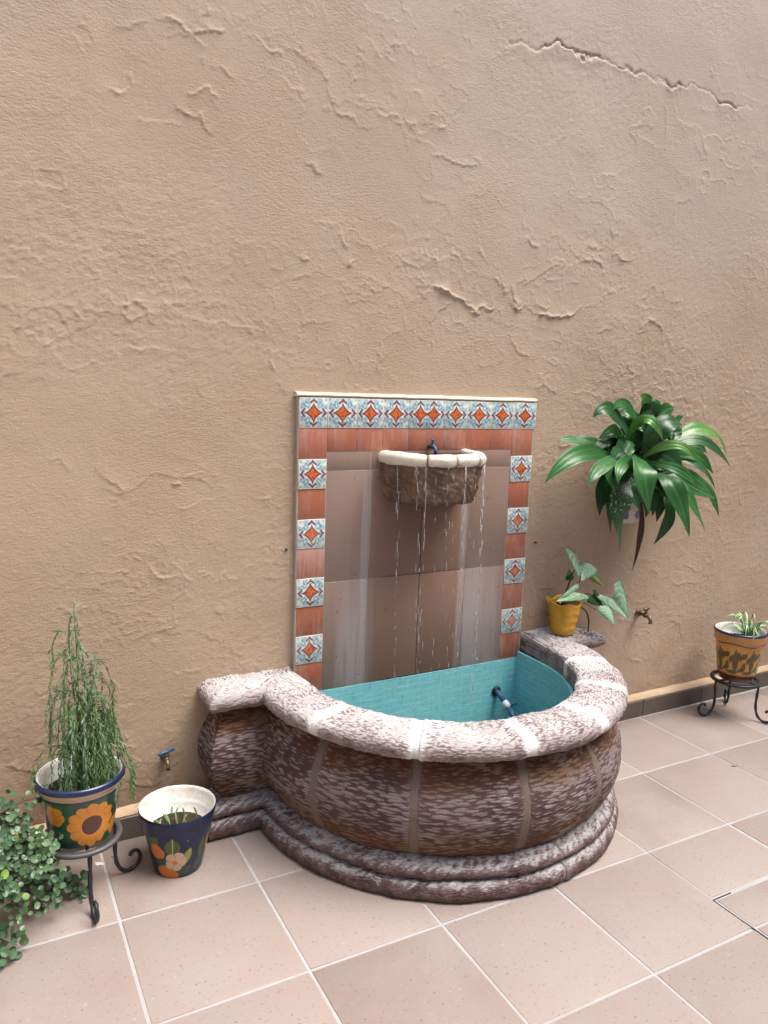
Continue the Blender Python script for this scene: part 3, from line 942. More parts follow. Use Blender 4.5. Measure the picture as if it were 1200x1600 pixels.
BB = smooth_prof([(.016, 1.268), (.018, 1.235), (.024, 1.19), (.030, 1.155), (.036, 1.135), (.052, 1.118), (.085, 1.110), (.14, 1.112)], 6)
for a, c in ((0, 58), (58, 88), (88, 116), (116, 180)):
    sweep(a, c, BR, 'rim_stone', 'bowl_rim', bowl, .75, .0015, a > 0, c < 180, 'plinth', 7, close=True)
sweep(0, 180, BB, 'bowl_body', 'bowl', bowl, 2.0, 0, False, False, 'rim', 9)
g = Geo(); q = [(p[0] - n_[0] * .12 - FO[0], min(p[1] - n_[1] * .12, -.02) - FO[1]) for p, n_ in zip(PP[::6], NN[::6])]
g.add([(a, c, .0025) for a, c in q], [tuple(range(len(q)))]); g.build('underside', M['bowl'], bowl, smooth=False)
g = Geo(); q = [(p[0] - n_[0] * .048 - FO[0], min(p[1] - n_[1] * .048, -.0175) - FO[1]) for p, n_ in zip(PP[::4], NN[::4])]
g.add([(a, c, .186) for a, c in q], [tuple(range(len(q)))]); tag(g.build('water', M['water'], bowl, smooth=False), kind='stuff')
g = Geo(); g.add([(a, c, .15) for a, c in q], [tuple(range(len(q)))]); g.build('bowl_floor', M['bowl'], bowl, smooth=False)
PP, NN, FO = _keep

# ------------------------------------------------------------ taps
def tap(name, loc, label, pipe, handle_mat, body_mat='brass', sc=1.0, handle_len=.05, hrot=.4, spout=True):
    t = empty(name, loc); tag(t, label, 'tap')
    s = sc
    g = Geo(); tube(g, [(0, .004, 0), (0, -.004 * s, 0), (0, -.006 * s, 0)], [.019 * s, .019 * s, .014 * s], 14); g.build('flange', M[body_mat], t)
    g = Geo(); tube(g, [(0, 0, 0), (0, -pipe, 0), (0, -pipe - .012 * s, 0), (0, -pipe - .03 * s, 0)], [.0085 * s, .0085 * s, .0125 * s, .011 * s], 12)
    if spout: tube(g, [(0, -pipe - .022 * s, 0), (0, -pipe - .042 * s, -.004 * s), (0, -pipe - .050 * s, -.018 * s), (0, -pipe - .051 * s, -.034 * s)], [.010 * s, .009 * s, .0085 * s, .0095 * s], 10)
    vb_ = g.build('valve_body', M[body_mat], t)
    yc = -pipe - .020 * s
    g = Geo(); tube(g, [(0, yc, .006 * s), (0, yc, .018 * s), (0, yc, .030 * s)], [.010 * s, .008 * s, .005 * s], 10); g.build('valve_stem', M[body_mat], vb_)
    c, sn = math.cos(hrot), math.sin(hrot); h = handle_len / 2
    g = Geo(); tube(g, [(-h * c, yc - h * sn, .031 * s), (-h * .5 * c, yc - h * .5 * sn, .034 * s), (0, yc, .033 * s), (h * .5 * c, yc + h * .5 * sn, .034 * s), (h * c, yc + h * sn, .031 * s)], [.0055 * s, .0075 * s, .009 * s, .0075 * s, .0055 * s], 8)
    g.build('handle', M[handle_mat], vb_)
    return t
tap('wall_tap', (1.762, -.001, .518), 'tarnished brass tap high on the wall right of the fountain', .028, 'brass', sc=.95, handle_len=.045, hrot=.2)
tap('wall_tap', (-.468, -.001, .262), 'low wall tap with blue lever handle above the empty navy pot', .012, 'blue_handle', sc=.8, handle_len=.062, hrot=.35)
tap('spout_tap', (.534, -.0155, 1.322), 'tiny blue tap above the creamy rim of the spout bowl', .020, 'blue_handle', 'blue_handle', sc=.75, handle_len=.028, hrot=.8)
v = empty('basin_valve', (.921, -.026, .276)); tag(v, 'blue drain valve with white tape inside the turquoise basin', 'valve')
B_ = Vector((.921, -.026, .276))
pp = [Vector(p) - B_ for p in ((.921, -.020, .277), (.925, -.045, .268), (.930, -.075, .246), (.936, -.100, .226), (.948, -.155, .166))]
g = Geo(); tube(g, [(0, .003, 0), (0, -.006, -.001)], .022, 14); g.build('flange', M['iron'], v)
g = Geo(); tube(g, pp[:3], [.011, .012, .011], 10); tube(g, pp[3:], [.012, .010], 10); vp_ = g.build('pipe', M['blue_handle'], v)
g = Geo(); tube(g, [pp[2], (pp[2] + pp[3]) / 2, pp[3]], [.0135, .0155, .0135], 10); g.build('tape', M['white_tape'], vp_)
g = Geo(); m_ = pp[3]; tube(g, [m_ + Vector((0, 0, 0)), m_ + Vector((.022, -.004, .020)), m_ + Vector((.034, -.01, .016))], [.007, .006, .007], 8); g.build('lever', M['blue_handle'], vp_)

# ------------------------------------------------------------ falling water
wb = MB('falling_water'); M['fall'] = wb.done((.97, .985, 1.0), .05, None, spec=.8, Transmission_Weight=.68, IOR=1.33)
rw = random.Random(21)
g = Geo()
def drop(p, d, ln, r):
    d = d.normalized(); s1 = d.orthogonal().normalized(); s2 = d.cross(s1)
    v = []; f = []
    rings = ((-.5, .15), (-.22, .8), (.12, 1), (.38, .6), (.5, .1))
    for t, k in rings:
        for q in range(5):
            a = 2 * PI * q / 5; v.append(p + d * (t * ln) + (s1 * math.cos(a) + s2 * math.sin(a)) * r * k)
    for i in range(4):
        for q in range(5): f.append((i * 5 + q, i * 5 + (q + 1) % 5, i * 5 + 5 + (q + 1) % 5, i * 5 + 5 + q))
    f += [(4, 3, 2, 1, 0), (20, 21, 22, 23, 24)]
    g.add(v, f)
def stream(p0, v0, thread, dens, rr, spread=.006):
    rr *= .78; thread *= .7
    p0 = Vector(p0); v0 = Vector(v0); T_ = 0; pts = []
    while True:
        p = p0 + v0 * T_ + Vector((0, 0, -4.9 * T_ * T_))
        if p.z < .137: break
        pts.append((T_, p)); T_ += .006
    npt = int(len(pts) * thread)
    if npt > 3:
        path = [p + Vector((rw.uniform(-.001, .001), 0, 0)) for _, p in pts[:npt]]
        tube(g, path, [rr * (.55 + .6 * rw.random()) for _ in path], 5)
    for t, p in pts[npt:]:
        if rw.random() < dens:
            d = v0 + Vector((0, 0, -9.8 * t)); k = spread * (.3 + t * 2.0)
            drop(p + Vector((rw.gauss(0, k), rw.gauss(0, k), rw.uniform(-.02, .02))), d, rw.uniform(.008, .045), rr * rw.uniform(.55, 1.25))
stream((.325, -.150, 1.262), (.02, -.06, -.3), .40, .62, .0016, .004)
stream((.365, -.215, 1.262), (.02, -.12, -.2), .05, .30, .0016)
stream((.395, -.235, 1.262), (-.05, -.10, -.3), .03, .60, .0015, .005)
stream((.470, -.262, 1.265), (-.02, -.08, -.2), .10, .22, .0015)
stream((.545, -.262, 1.262), (-.24, -.34, -.2), .06, .55, .0018, .005)
stream((.668, -.205, 1.268), (-.26, -.36, -.2), .22, .85, .0022, .004)
stream((.655, -.215, 1.262), (-.28, -.40, -.2), .10, .55, .0017, .006)
stream((.490, -.262, 1.262), (.0, -.08, -.3), .02, .13, .0013, .008)
stream((.600, -.255, 1.262), (-.22, -.26, -.2), .02, .16, .0013, .008)
stream((.425, -.245, 1.262), (.0, -.08, -.3), .02, .13, .0013, .008)
for _ in range(40):
    drop(Vector((.5 + rw.gauss(0, .10), -.36 + rw.gauss(0, .06), .14 + abs(rw.gauss(0, .09)))), Vector((rw.gauss(0, .4), rw.gauss(0, .4), -1)), rw.uniform(.004, .012), rw.uniform(.0009, .0018))
tag(g.build('falling_water', M['fall'], None), 'thin broken streams of clear water falling from the spout bowl into the basin', 'water', kind='stuff')

# ------------------------------------------------------------ painted pots
def atan2(b, y, x): return b.math('ARCTAN2', y, x)
def pot_coords(b, rad):
    p = b.obj(); x, y, z = b.sep(p); wob = (b.noise(p, 26, 3, .6) - .5) * .008
    a = atan2(b, y, x)
    def at(deg, h, scale=1.0, rot=0.0):
        d = a - math.radians(deg)
        d = b.math('WRAP', d, PI, -PI)
        dx = (d * rad + wob) / scale; dy = (z - h + wob) / scale
        if rot:
            c, s = math.cos(rot), math.sin(rot)
            dx, dy = dx * c + dy * s, dy * c - dx * s
        return dx, dy
    return p, z, a, wob, at
def petal_flower(b, at, deg, h, R, n, depth=.14, ph=0.0):
    dx, dy = at(deg, h)
    rho = (dx * dx + dy * dy).sqrt(); th = atan2(b, dy, dx)
    edge = ((th * (n / 2) + ph).cos().abs() * depth + (1 - depth)) * R
    return (rho - edge), rho, th
def leaf_shape(at, deg, h, L, W, rot):
    dx, dy = at(deg, h, 1.0, rot)
    t = (dx / L).abs()
    return (dy.abs() - (1 - t * t) * W).max(dx.abs() - L), dx, dy
def M_sun():
    b = MB('sunflower_painted_pot'); p, z, a, wob, at = pot_coords(b, .105)
    n = b.noise(p, 18, 4, .6)
    col = b.mix(n.step(.35, .68), (.010, .055, .030), (.022, .115, .062))
    col = b.mix((b.noise(p, 7, 3, .6)).step(.56, .62) * z.step(.06, .12), col, (.018, .022, .055))
    for (dg, h, R, n_, cen, ph) in ((-80, .077, .072, 12, .031, 0), (-139, .112, .034, 6, .0, .5), (20, .09, .060, 11, .026, 0), (115, .085, .062, 12, .027, 0), (-30, .04, .03, 6, 0, 0)):
        d, rho, th = petal_flower(b, at, dg, h, R, n_, .13, ph)
        line = (th * (n_ / 2) + ph).cos().abs().step(.10, .03) * rho.step(cen + .004, cen + .02)
        org = b.mix(n, (.66, .22, .016), (.74, .31, .030))
        org = b.mix(rho.step(R * .5, R) * .4, org, (.72, .36, .05))
        f = d.step(.0012, -.0006)
        col = b.mix(f, col, b.mix(line * .8, org, (.20, .06, .012)))
        if cen:
            ray_ = (th * 17.0 + n * 4.0).sin().step(.5, .95)
            col = b.mix((rho - cen).step(.0012, -.0008), col, b.mix(ray_ * .5, (.075, .016, .012), (.16, .05, .03)))
    zz = z + wob * .25
    col = b.mix(zz.step(.156, .158), col, (.020, .018, .04))
    col = b.mix(zz.step(.162, .164), col, b.mix(n, (.50, .36, .24), (.60, .46, .33)))
    col = b.mix(zz.step(.183, .185), col, (.010, .018, .065))
    return b.done(col, .30, b.bump(n, .10, .003), spec=.5, coat=.3)
def M_navy():
    b = MB('navy_flower_painted_pot'); p, z, a, wob, at = pot_coords(b, .097)
    n = b.noise(p, 20, 4, .6)
    col = b.mix(n.step(.3, .7), (.004, .009, .040), (.010, .020, .075))
    green = lambda: b.mix(n, (.035, .07, .018), (.10, .15, .04))
    dk = lambda: b.mix(n, (.012, .05, .022), (.03, .10, .045))
    lime = lambda: b.mix(n, (.19, .24, .04), (.30, .34, .09))
    org = lambda: b.mix(n, (.52, .12, .012), (.66, .21, .025))
    for base in (-107, 13, 133):
        for (dd, h, L, W, rot, c, vein) in ((-6, .118, .034, .020, 1.5, green, True), (-44, .128, .03, .016, .9, green, False), (-30, .065, .022, .018, .2, dk, False), (21, .080, .029, .012, 1.25, lime, True), (52, .090, .034, .009, 1.5, green, False), (46, .040, .022, .010, 1.2, dk, False), (14, .030, .030, .016, .2, dk, False), (-14, .026, .018, .010, .3, lime, False)):
            d, dx, dy = leaf_shape(at, base + dd, h, L * 1.12, W * 1.12, rot)
            cc = c()
            if vein: cc = b.mix(dy.abs().step(.0024, .0008), cc, (.42, .42, .16))
            col = b.mix(d.step(.0012, -.0006), col, cc)
        for (dd, h, R, n_, rot) in ((-38, .098, .025, 3, .4), (-26, .022, .027, 4, .9), (-8, .012, .018, 4, .2)):
            d, rho, th = petal_flower(b, at, base + dd, h, R * 1.15, n_, .2, rot)
            col = b.mix(d.step(.0012, -.0006), col, org())
        d, rho, th = petal_flower(b, at, base - 1, .066, .036, 5, .16, .3)
        fl = b.mix(n, (.54, .38, .25), (.66, .50, .36))
        fl = b.mix((th * 2.5 + .4).cos().abs().step(.16, .06) * rho.step(.010, .013) * .7, fl, (.20, .09, .04))
        dx, dy = at(base - 3, .062)
        fl = b.mix(((dx.abs() + dy.abs())).step(.012, .009), fl, (.60, .20, .03))
        col = b.mix(d.step(.0012, -.0006), col, fl)
    return b.done(col, .36, b.bump(n, .10, .003), spec=.4, coat=.08)
def M_cactus():
    b = MB('amber_cactus_painted_pot'); p, z, a, wob, at = pot_coords(b, .10)
    n = b.noise(p, 16, 4, .6)
    col = b.mix(n.step(.3, .7), (.48, .22, .026), (.60, .31, .055))
    dk = lambda: b.mix(n, (.018, .028, .016), (.06, .065, .022))
    for base in (-150, -105, -60, 30, 75, 120, 165):
        for (dd, h, L, W, rot) in ((0, .11, .062, .013, 1.57), (-11, .12, .022, .009, 1.3), (10, .135, .026, .008, 1.8), (-24, .14, .020, .013, .8), (-22, .085, .026, .010, 1.5), (17, .07, .022, .009, .5), (-8, .055, .03, .008, 0)):
            d, dx, dy = leaf_shape(at, base + dd, h, L, W, rot)
            col = b.mix(d.step(.003, -.001) * .9, col, dk())
    col = b.mix((z + wob).step(.05, .03), col, (.085, .026, .012))
    lip = z - (b.math('SINE', a * 4.0) * .006)
    col = b.mix(lip.step(.188, .190), col, (.11, .045, .018))
    col = b.mix(lip.step(.196, .198), col, b.mix(n, (.42, .19, .05), (.50, .26, .09)))
    col = b.mix(z.step(.236, .238), col, (.012, .018, .07))
    return b.done(col, .3, b.bump(n, .12, .003), spec=.5, coat=.3)
def m_inner():
    b = MB('white_inner_glaze'); p = b.obj(); n = b.noise(p, 25, 4, .65); sp = b.noise(p, 120, 2, .5)
    col = b.mix(n.step(.4, .8), (.70, .70, .66), (.52, .49, .42)); col = b.mix(sp.step(.64, .72) * .6, col, (.18, .12, .08))
    return b.done(col, .35, b.bump(n, .1, .003), coat=.2)
M['sun'] = M_sun(); M['navy'] = M_navy(); M['cactus'] = M_cactus(); M['inner'] = m_inner()
M['rim_blue'] = m_plain('navy_rim_glaze', (.012, .018, .065), (.03, .038, .11), 30, .3, .1, coat=.3)
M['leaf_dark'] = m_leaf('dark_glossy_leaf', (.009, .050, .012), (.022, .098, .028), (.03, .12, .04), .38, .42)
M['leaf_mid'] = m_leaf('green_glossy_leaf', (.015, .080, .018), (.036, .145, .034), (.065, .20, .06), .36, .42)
M['leaf_light'] = m_leaf('fresh_green_leaf', (.045, .16, .022), (.10, .25, .05), (.15, .30, .08), .34, .45)
M['leaf_brown'] = m_leaf('dry_brown_leaf', (.035, .016, .010), (.085, .035, .02), (.09, .04, .02), .6, .3)
M['leaf_young'] = m_leaf('yellow_green_leaf', (.13, .23, .03), (.24, .34, .07), (.28, .38, .10), .4, .4)
def m_speck():
    b = MB('speckled_leaf'); u = b.uv(); x, y, _ = b.sep(u); p = b.obj(); n = b.noise(p, 130, 2, .5); n2 = b.noise(p, 9, 3, .6)
    col = b.mix(n2, (.010, .048, .012), (.026, .095, .03)); col = b.mix(n.step(.60, .68) * y.step(.95, .5) * n2.step(.3, .5), col, (.40, .46, .34))
    return b.done(col, .4, None, spec=.45)
M['leaf_speck'] = m_speck()
def m_syn():
    b = MB('pale_veined_leaf'); u = b.uv(); x, y, _ = b.sep(u); p = b.obj(); n = b.noise(p, 22, 3, .6)
    st = ((y * 26.0 - x.abs() * 20.0 + n * 3.0).sin()).step(-.1, .8)
    col = b.mix(st, (.25, .44, .28), (.38, .56, .40))
    col = b.mix(x.abs().step(.16, .03), col, (.58, .70, .52))
    col = b.mix(n.step(.55, .75) * .5, col, (.48, .62, .44)); col = b.mix(x.abs().step(.86, .98) * .8, col, (.035, .13, .045))
    return b.done(col, .42, b.bump(st, .25, .003), spec=.45)
M['leaf_syn'] = m_syn()
def m_spider():
    b = MB('striped_ribbon_leaf'); u = b.uv(); x, y, _ = b.sep(u)
    col = b.mix(x.abs().step(.62, .35), (.08, .24, .08), (.48, .60, .38)); col = b.mix(y.step(.3, .0), col, (.14, .34, .06))
    return b.done(col, .4, None, spec=.4)
M['leaf_spider'] = m_spider()
M['wisp'] = m_plain('weeping_foliage', (.065, .15, .045), (.155, .27, .11), 22, .5, .1)
M['wisp_pale'] = m_plain('pale_weeping_foliage', (.13, .25, .14), (.22, .34, .21), 22, .5, .1)
def m_jade():
    b = MB('jade_leaf'); r = b.rand(); p = b.obj(); n = b.noise(p, 60, 2, .6)
    col = b.mix(r, (.026, .078, .030), (.092, .18, .075)); col = b.mix(n * .4, col, (.20, .31, .18)); col = b.mix(r.step(.965, .975), col, (.17, .29, .05))
    return b.done(col, .36, None, spec=.45)
M['jade'] = m_jade()

def soil(parent, r, z, seed):
    g = Geo(); rr = random.Random(seed); v = [(0, 0, z + .006)]; f = []
    for k in range(1, 5):
        for q in range(20):
            a = 2 * PI * q / 20; v.append((r * k / 4 * math.cos(a), r * k / 4 * math.sin(a), z + (rr.uniform(-.004, .006) if k < 4 else 0)))
    for q in range(20): f.append((0, 1 + q, 1 + (q + 1) % 20))
    for k in range(3):
        for q in range(20): f.append((1 + k * 20 + q, 21 + k * 20 + q, 21 + k * 20 + (q + 1) % 20, 1 + k * 20 + (q + 1) % 20))
    g.add(v, f); return g.build('soil', M['soil'], parent, smooth=False)

def ribbon(path, wd, up, nu=2, fold=.16, wprof=None, wave=0.0, seed=0, thick=False):
    """leaf blade along path; uv u -1..1 across, v 0..1 along"""
    rr = random.Random(seed); g = Geo()
    P, T, _ = frames(path); n = len(P); v = []; uv = []; f = []
    us = [-1 + 2 * i / (2 * nu) for i in range(2 * nu + 1)]
    ph = rr.uniform(0, 6)
    for i in range(n):
        t = i / (n - 1)
        w_ = (wprof(t) if wprof else math.sin(PI * min(1, t * .96 + .04) ** .8) ** .85) * wd / 2
        s_ = T[i].cross(up); s_ = s_.normalized() if s_.length > 1e-4 else Vector((1, 0, 0))
        nn = s_.cross(T[i]).normalized()
        for u in us:
            hgt = abs(u) * fold * wd - (u * u) * fold * .45 * wd + wave * wd * math.sin(t * 11 + ph + (2.1 if u > 0 else 0)) * abs(u)
            v.append(P[i] + s_ * (u * w_) + nn * hgt * (w_ / (wd / 2))); uv.append((u, t))
    m = len(us)
    for i in range(n - 1):
        for k in range(m - 1): f.append((i * m + k, i * m + k + 1, (i + 1) * m + k + 1, (i + 1) * m + k))
    g.add(v, f, uv)
    return g

# ------------------------------------------------------------ wrought-iron pot stands
def make_stand(loc, label, angs, ring_mat):
    t = empty('plant_stand', loc); tag(t, label, 'plant stand', 'iron pot stands')
    g = Geo(); v = []; f = []; uv = []; n = 48
    for k in range(n):
        a = 2 * PI * k / n
        for (r, z) in ((.098, .180), (.114, .180), (.116, .186), (.114, .192), (.098, .192)): v.append((r * math.cos(a), r * math.sin(a), z))
    for k in range(n):
        for q in range(5): f.append((k * 5 + q, k * 5 + (q + 1) % 5, ((k + 1) % n) * 5 + (q + 1) % 5, ((k + 1) % n) * 5 + q))
    g.add(v, f); rg_ = g.build('ring', M[ring_mat], t)
    for a in angs:
        c, s_ = math.cos(math.radians(a)), math.sin(math.radians(a))
        g = Geo(); tube(g, [(c * .1, s_ * .1, .183), (0, 0, .183)], .005, 6, square=False); g.build('ring_spoke', M['iron'], rg_)
        prof = [(.103, .186), (.106, .165), (.104, .13), (.102, .095), (.104, .062), (.112, .034), (.128, .014), (.150, .0065), (.171, .013), (.183, .030), (.183, .050), (.172, .064), (.158, .064), (.150, .054)]
        path = []
        for k in range(len(prof) - 1):
            p0 = prof[max(k - 1, 0)]; p1 = prof[k]; p2 = prof[k + 1]; p3 = prof[min(k + 2, len(prof) - 1)]
            for q in range(4):
                u = q / 4
                rz = [.5 * (2 * b1 + (c1 - a1) * u + (2 * a1 - 5 * b1 + 4 * c1 - d1) * u * u + (3 * b1 - a1 - 3 * c1 + d1) * u ** 3) for a1, b1, c1, d1 in zip(p0, p1, p2, p3)]
                path.append((rz[0] * c, rz[0] * s_, rz[1]))
        path.append((prof[-1][0] * c, prof[-1][1] * 0 + prof[-1][0] * s_, prof[-1][1]))
        g = Geo(); tube(g, path, .0062, 8, square=True, twist=.22); g.build('leg', M['iron'], t)
    return t
make_stand((-.770, -.250, 0), 'wrought-iron three-legged stand under the sunflower pot', (-86, 16, 150), 'iron_worn')
make_stand((2.245, -.205, 0), 'wrought-iron stand with scrolled feet under the cactus-painted pot', (-66, 48, 163), 'iron')

# ------------------------------------------------------------ sunflower pot with the weeping plant
SP = Vector((-.770, -.250, .192))
t = empty('potted_weeping_plant', SP); tag(t, 'sunflower-painted pot with a tall weeping feathery plant on an iron stand', 'potted plant')
g = Geo(); lathe(g, [(.0, .002), (.078, .0), (.085, .002), (.088, .008), (.100, .07), (.114, .150), (.117, .156), (.118, .172), (.123, .176), (.127, .184), (.127, .194), (.123, .200), (.119, .201)], 64); g.build('pot', M['sun'], t)
g = Geo(); lathe(g, [(.119, .2008), (.114, .197), (.110, .185), (.104, .14), (.100, .135), (.0, .134)], 64); g.build('inner_glaze', M['inner'], t)
soil(t, .103, .142, 4)
rg = random.Random(33)
fol = Geo(); pale = Geo()
def needle(G, p, d, ln, wd):
    d = d.normalized(); s_ = d.cross(Vector((rg.gauss(0, 1), rg.gauss(0, 1), rg.gauss(0, 1)))).normalized() * wd
    q = p + d * ln * .5
    G.add([p, q + s_, p + d * ln, q - s_], [(0, 1, 2, 3)])
def frond(G, p, a, out, drop_, dens=1.0, ln=.020):
    c, s_ = math.cos(a), math.sin(a)
    n = max(8, int((out + drop_) / .008)); path = []
    for i in range(n + 1):
        u = i / n
        r = out * math.sin(min(1, u * 1.6) * PI / 2); zz = out * .35 * math.sin(min(1, u * 2.2) * PI) - drop_ * max(0, u - .12) ** 1.35
        path.append(p + Vector((c * r + rg.uniform(-.0015, .0015), s_ * r + rg.uniform(-.0015, .0015), zz)))
    tube(G, path, [.0013 * (1 - .6 * i / n) for i in range(n + 1)], 4, cap=False)
    for i in range(1, n + 1):
        for _ in range(2):
            if rg.random() > dens: continue
            d = (path[i] - path[i - 1]).normalized() + Vector((rg.gauss(0, .26), rg.gauss(0, .26), rg.gauss(-.30, .25)))
            needle(G, path[i], d, ln * rg.uniform(.6, 1.3), .0016)
stems = [((-.010, .010), (.004, .012, .565), .0030), ((.004, -.004), (-.012, .02, .46), .0026), ((.030, -.010), (.050, -.01, .405), .0028), ((.016, .015), (.030, .02, .36), .0024), ((-.030, .0), (-.045, .01, .33), .0022), ((.045, .01), (.075, .01, .27), .0024), ((-.018, -.02), (-.03, -.03, .25), .002), ((.02, -.03), (.045, -.05, .23), .0022)]
for (bx, by), (tx, ty, tz), r in stems:
    b0_ = Vector((bx, by, .14)); tp = Vector((tx, ty, .14 + tz))
    path = [b0_.lerp(tp, u) + Vector((math.sin(u * 5 + bx * 90) * .006, math.cos(u * 4 + by * 80) * .005, 0)) for u in [i / 14 for i in range(15)]]
    g = Geo(); tube(g, path, [r * (1 - .7 * i / 14) for i in range(15)], 6); g.build('stem', M['stem'], t)
    nf = int(tz * 46)
    for k in range(nf):
        u = .28 + .72 * (k + rg.random()) / nf
        p = path[min(14, int(u * 14))]
        hi = (u * tz) / .56
        G = pale if rg.random() < (.25 + .55 * (u > .8)) else fol
        frond(G, p, rg.uniform(0, 2 * PI), rg.uniform(.018, .062) * (1.1 - .45 * hi), rg.uniform(.06, .22) * (1.15 - .45 * hi), .85, .019)
    for k in range(7):   # feathery tip
        needle(pale, tp + Vector((0, 0, -.004 * k)), Vector((rg.gauss(0, .7), rg.gauss(0, .7), .8)), .026, .0016)
for k in range(36):      # curtain of strands low over the soil, denser to the right
    a = rg.uniform(-2.6, .9); r0 = rg.uniform(.01, .055)
    p = Vector((.022 + r0 * math.cos(a), r0 * math.sin(a) * .8, rg.uniform(.24, .42)))
    frond(fol if rg.random() < .75 else pale, p, a, rg.uniform(.015, .045), min(p.z - .145, rg.uniform(.10, .24)), 1.0, .022)
for (a, z0, out, dr) in ((-1.15, .37, .075, .26), (-1.05, .36, .082, .30), (-.95, .33, .085, .24), (-.75, .30, .10, .22), (-.35, .27, .13, .18), (-.25, .28, .128, .20), (-.45, .26, .125, .16), (-2.9, .24, .115, .05), (3.0, .26, .105, .06), (-1.3, .34, .07, .22), (2.9, .55, .055, .26), (2.75, .44, .06, .22), (2.6, .62, .05, .12), (-.15, .52, .075, .16), (.1, .46, .08, .18), (-.5, .42, .082, .16)):
    frond(fol, Vector((.02 if abs(a) < 1.6 else -.02, -.01, z0)), a, out, dr, 1.0, .024)
for k in range(60):      # seedlings over the soil
    a = rg.uniform(0, 2 * PI); r0 = .098 * math.sqrt(rg.random())
    for _ in range(3): needle(pale if rg.random() < .5 else fol, Vector((r0 * math.cos(a), r0 * math.sin(a), .146)), Vector((rg.gauss(0, .5), rg.gauss(0, .5), .8)), .022, .003)
tag(fol.build('foliage', M['wisp'], t, smooth=False), kind='stuff'); tag(pale.build('pale_foliage', M['wisp_pale'], t, smooth=False), kind='stuff')

# ------------------------------------------------------------ empty navy pot on the floor
t = empty('flower_pot', (-.482, -.238, 0)); tag(t, 'navy painted pot with white inside and a few weeds, standing on the floor', 'flower pot')
g = Geo(); lathe(g, [(.0, .002), (.066, .0), (.073, .002), (.076, .008), (.100, .12), (.114, .178), (.119, .200), (.1205, .206), (.118, .211)], 64); g.build('pot', M['navy'], t)
g = Geo(); lathe(g, [(.1185, .2108), (.1145, .2085), (.112, .200), (.106, .172), (.100, .166), (.097, .160), (.090, .125), (.0, .123)], 64); g.build('inner_glaze', M['inner'], t)
soil(t, .0915, .130, 6)
g = Geo(); rg2 = random.Random(8)
for k in range(20):
    a = rg2.uniform(0, 2 * PI); r0 = .08 * math.sqrt(rg2.random()); p = Vector((r0 * math.cos(a), r0 * math.sin(a), .132))
    tip = p + Vector((rg2.gauss(0, .022), rg2.gauss(0, .022), rg2.uniform(.006, .038)))
    rb = ribbon(bez(p, (p + tip) / 2 + Vector((0, 0, .008)), tip, 4), .006, Vector((0, -1, .4)), 1, .1, seed=k)
    g.add(rb.v, rb.f, rb.uv)
tag(g.build('weeds', M['wisp'], t), kind='stuff')

# ------------------------------------------------------------ sprawling jade bush at the left edge
JB = Vector((-1.19, -.34, 0))
t = empty('jade_bush', JB); tag(t, 'small-leaved jade bush sprawling over the floor beside the sunflower pot stand', 'plant')
g = Geo(); lathe(g, [(.0, .002), (.085, .0), (.092, .004), (.118, .17), (.125, .175), (.126, .2), (.118, .202), (.112, .18), (.0, .178)], 40); g.build('pot', M['terra'], t)
soil(t, .110, .182, 12)
rj = random.Random(17)
ends_ = [(-.875, -.29, .355), (-.93, -.30, .30), (-.985, -.28, .33), (-.845, -.33, .24), (-.835, -.31, .165), (-.87, -.37, .25), (-.90, -.40, .20), (-.850, -.385, .14), (-.885, -.41, .10), (-.93, -.45, .10), (-.965, -.455, .035), (-.985, -.468, .012), (-.955, -.43, .16), (-.99, -.36, .28), (-.95, -.35, .26), (-.91, -.33, .25), (-.98, -.42, .24), (-.845, -.27, .09), (-.762, -.246, .018), (-.80, -.25, .03), (-1.0, -.2, .3), (-1.05, -.45, .3), (-.90, -.30, .20), (-.94, -.36, .15), (-.865, -.34, .10), (-1.02, -.44, .14)]
sites = []
for e_ in ends_:
    e_ = Vector(e_) - JB; b0_ = Vector((rj.uniform(-.03, .03), rj.uniform(-.03, .03), .185))
    far = e_.length
    mid = (b0_ + e_) / 2 + Vector((rj.uniform(-.02, .02), rj.uniform(-.02, .02), .06 + .10 * max(0, .25 - e_.z)))
    if e_.z < .05: mid = Vector((e_.x * .62, e_.y * .62, .05 + rj.uniform(0, .05)))
    pth = bez(b0_, mid, e_, 22)
    for p in pth: p.z = max(p.z, .006)
    g = Geo(); tube(g, pth, [.0042 * (1 - .75 * i / 22) for i in range(23)], 6); g.build('stem', M['woody'], t)
    for i in range(5, 23):
        if e_.z > .25 and rj.random() < .3: continue
        p = pth[i]; d = (pth[min(i + 1, 22)] - pth[i - 1]).normalized()
        for s_ in range(2):
            a = rj.uniform(0, 2 * PI); o1 = d.orthogonal().normalized(); o2 = d.cross(o1)
            dirv = (o1 * math.cos(a) + o2 * math.sin(a) + d * .4 + Vector((0, -.25, .3))).normalized()
            q = p + dirv * rj.uniform(.008, .026)
            q.z = max(q.z, .008)
            sites.append((q, dirv, rj.uniform(.75, 1.3)))
        if i > 9 and rj.random() < .26:   # side sprig
            sd_ = (Vector((rj.gauss(0, .6), rj.gauss(-.2, .6), rj.gauss(.25, .5))) + d * .5).normalized(); L_ = rj.uniform(.02, .05)
            for k in range(6):
                q = p + sd_ * (L_ * (k + 1) / 5) + Vector((rj.gauss(0, .006), rj.gauss(0, .006), rj.gauss(0, .006))); q.z = max(q.z, .008)
                sites.append((q, (sd_ + Vector((rj.gauss(0, .7), rj.gauss(-.2, .7), rj.gauss(.2, .7)))).normalized(), rj.uniform(.6, 1.1)))
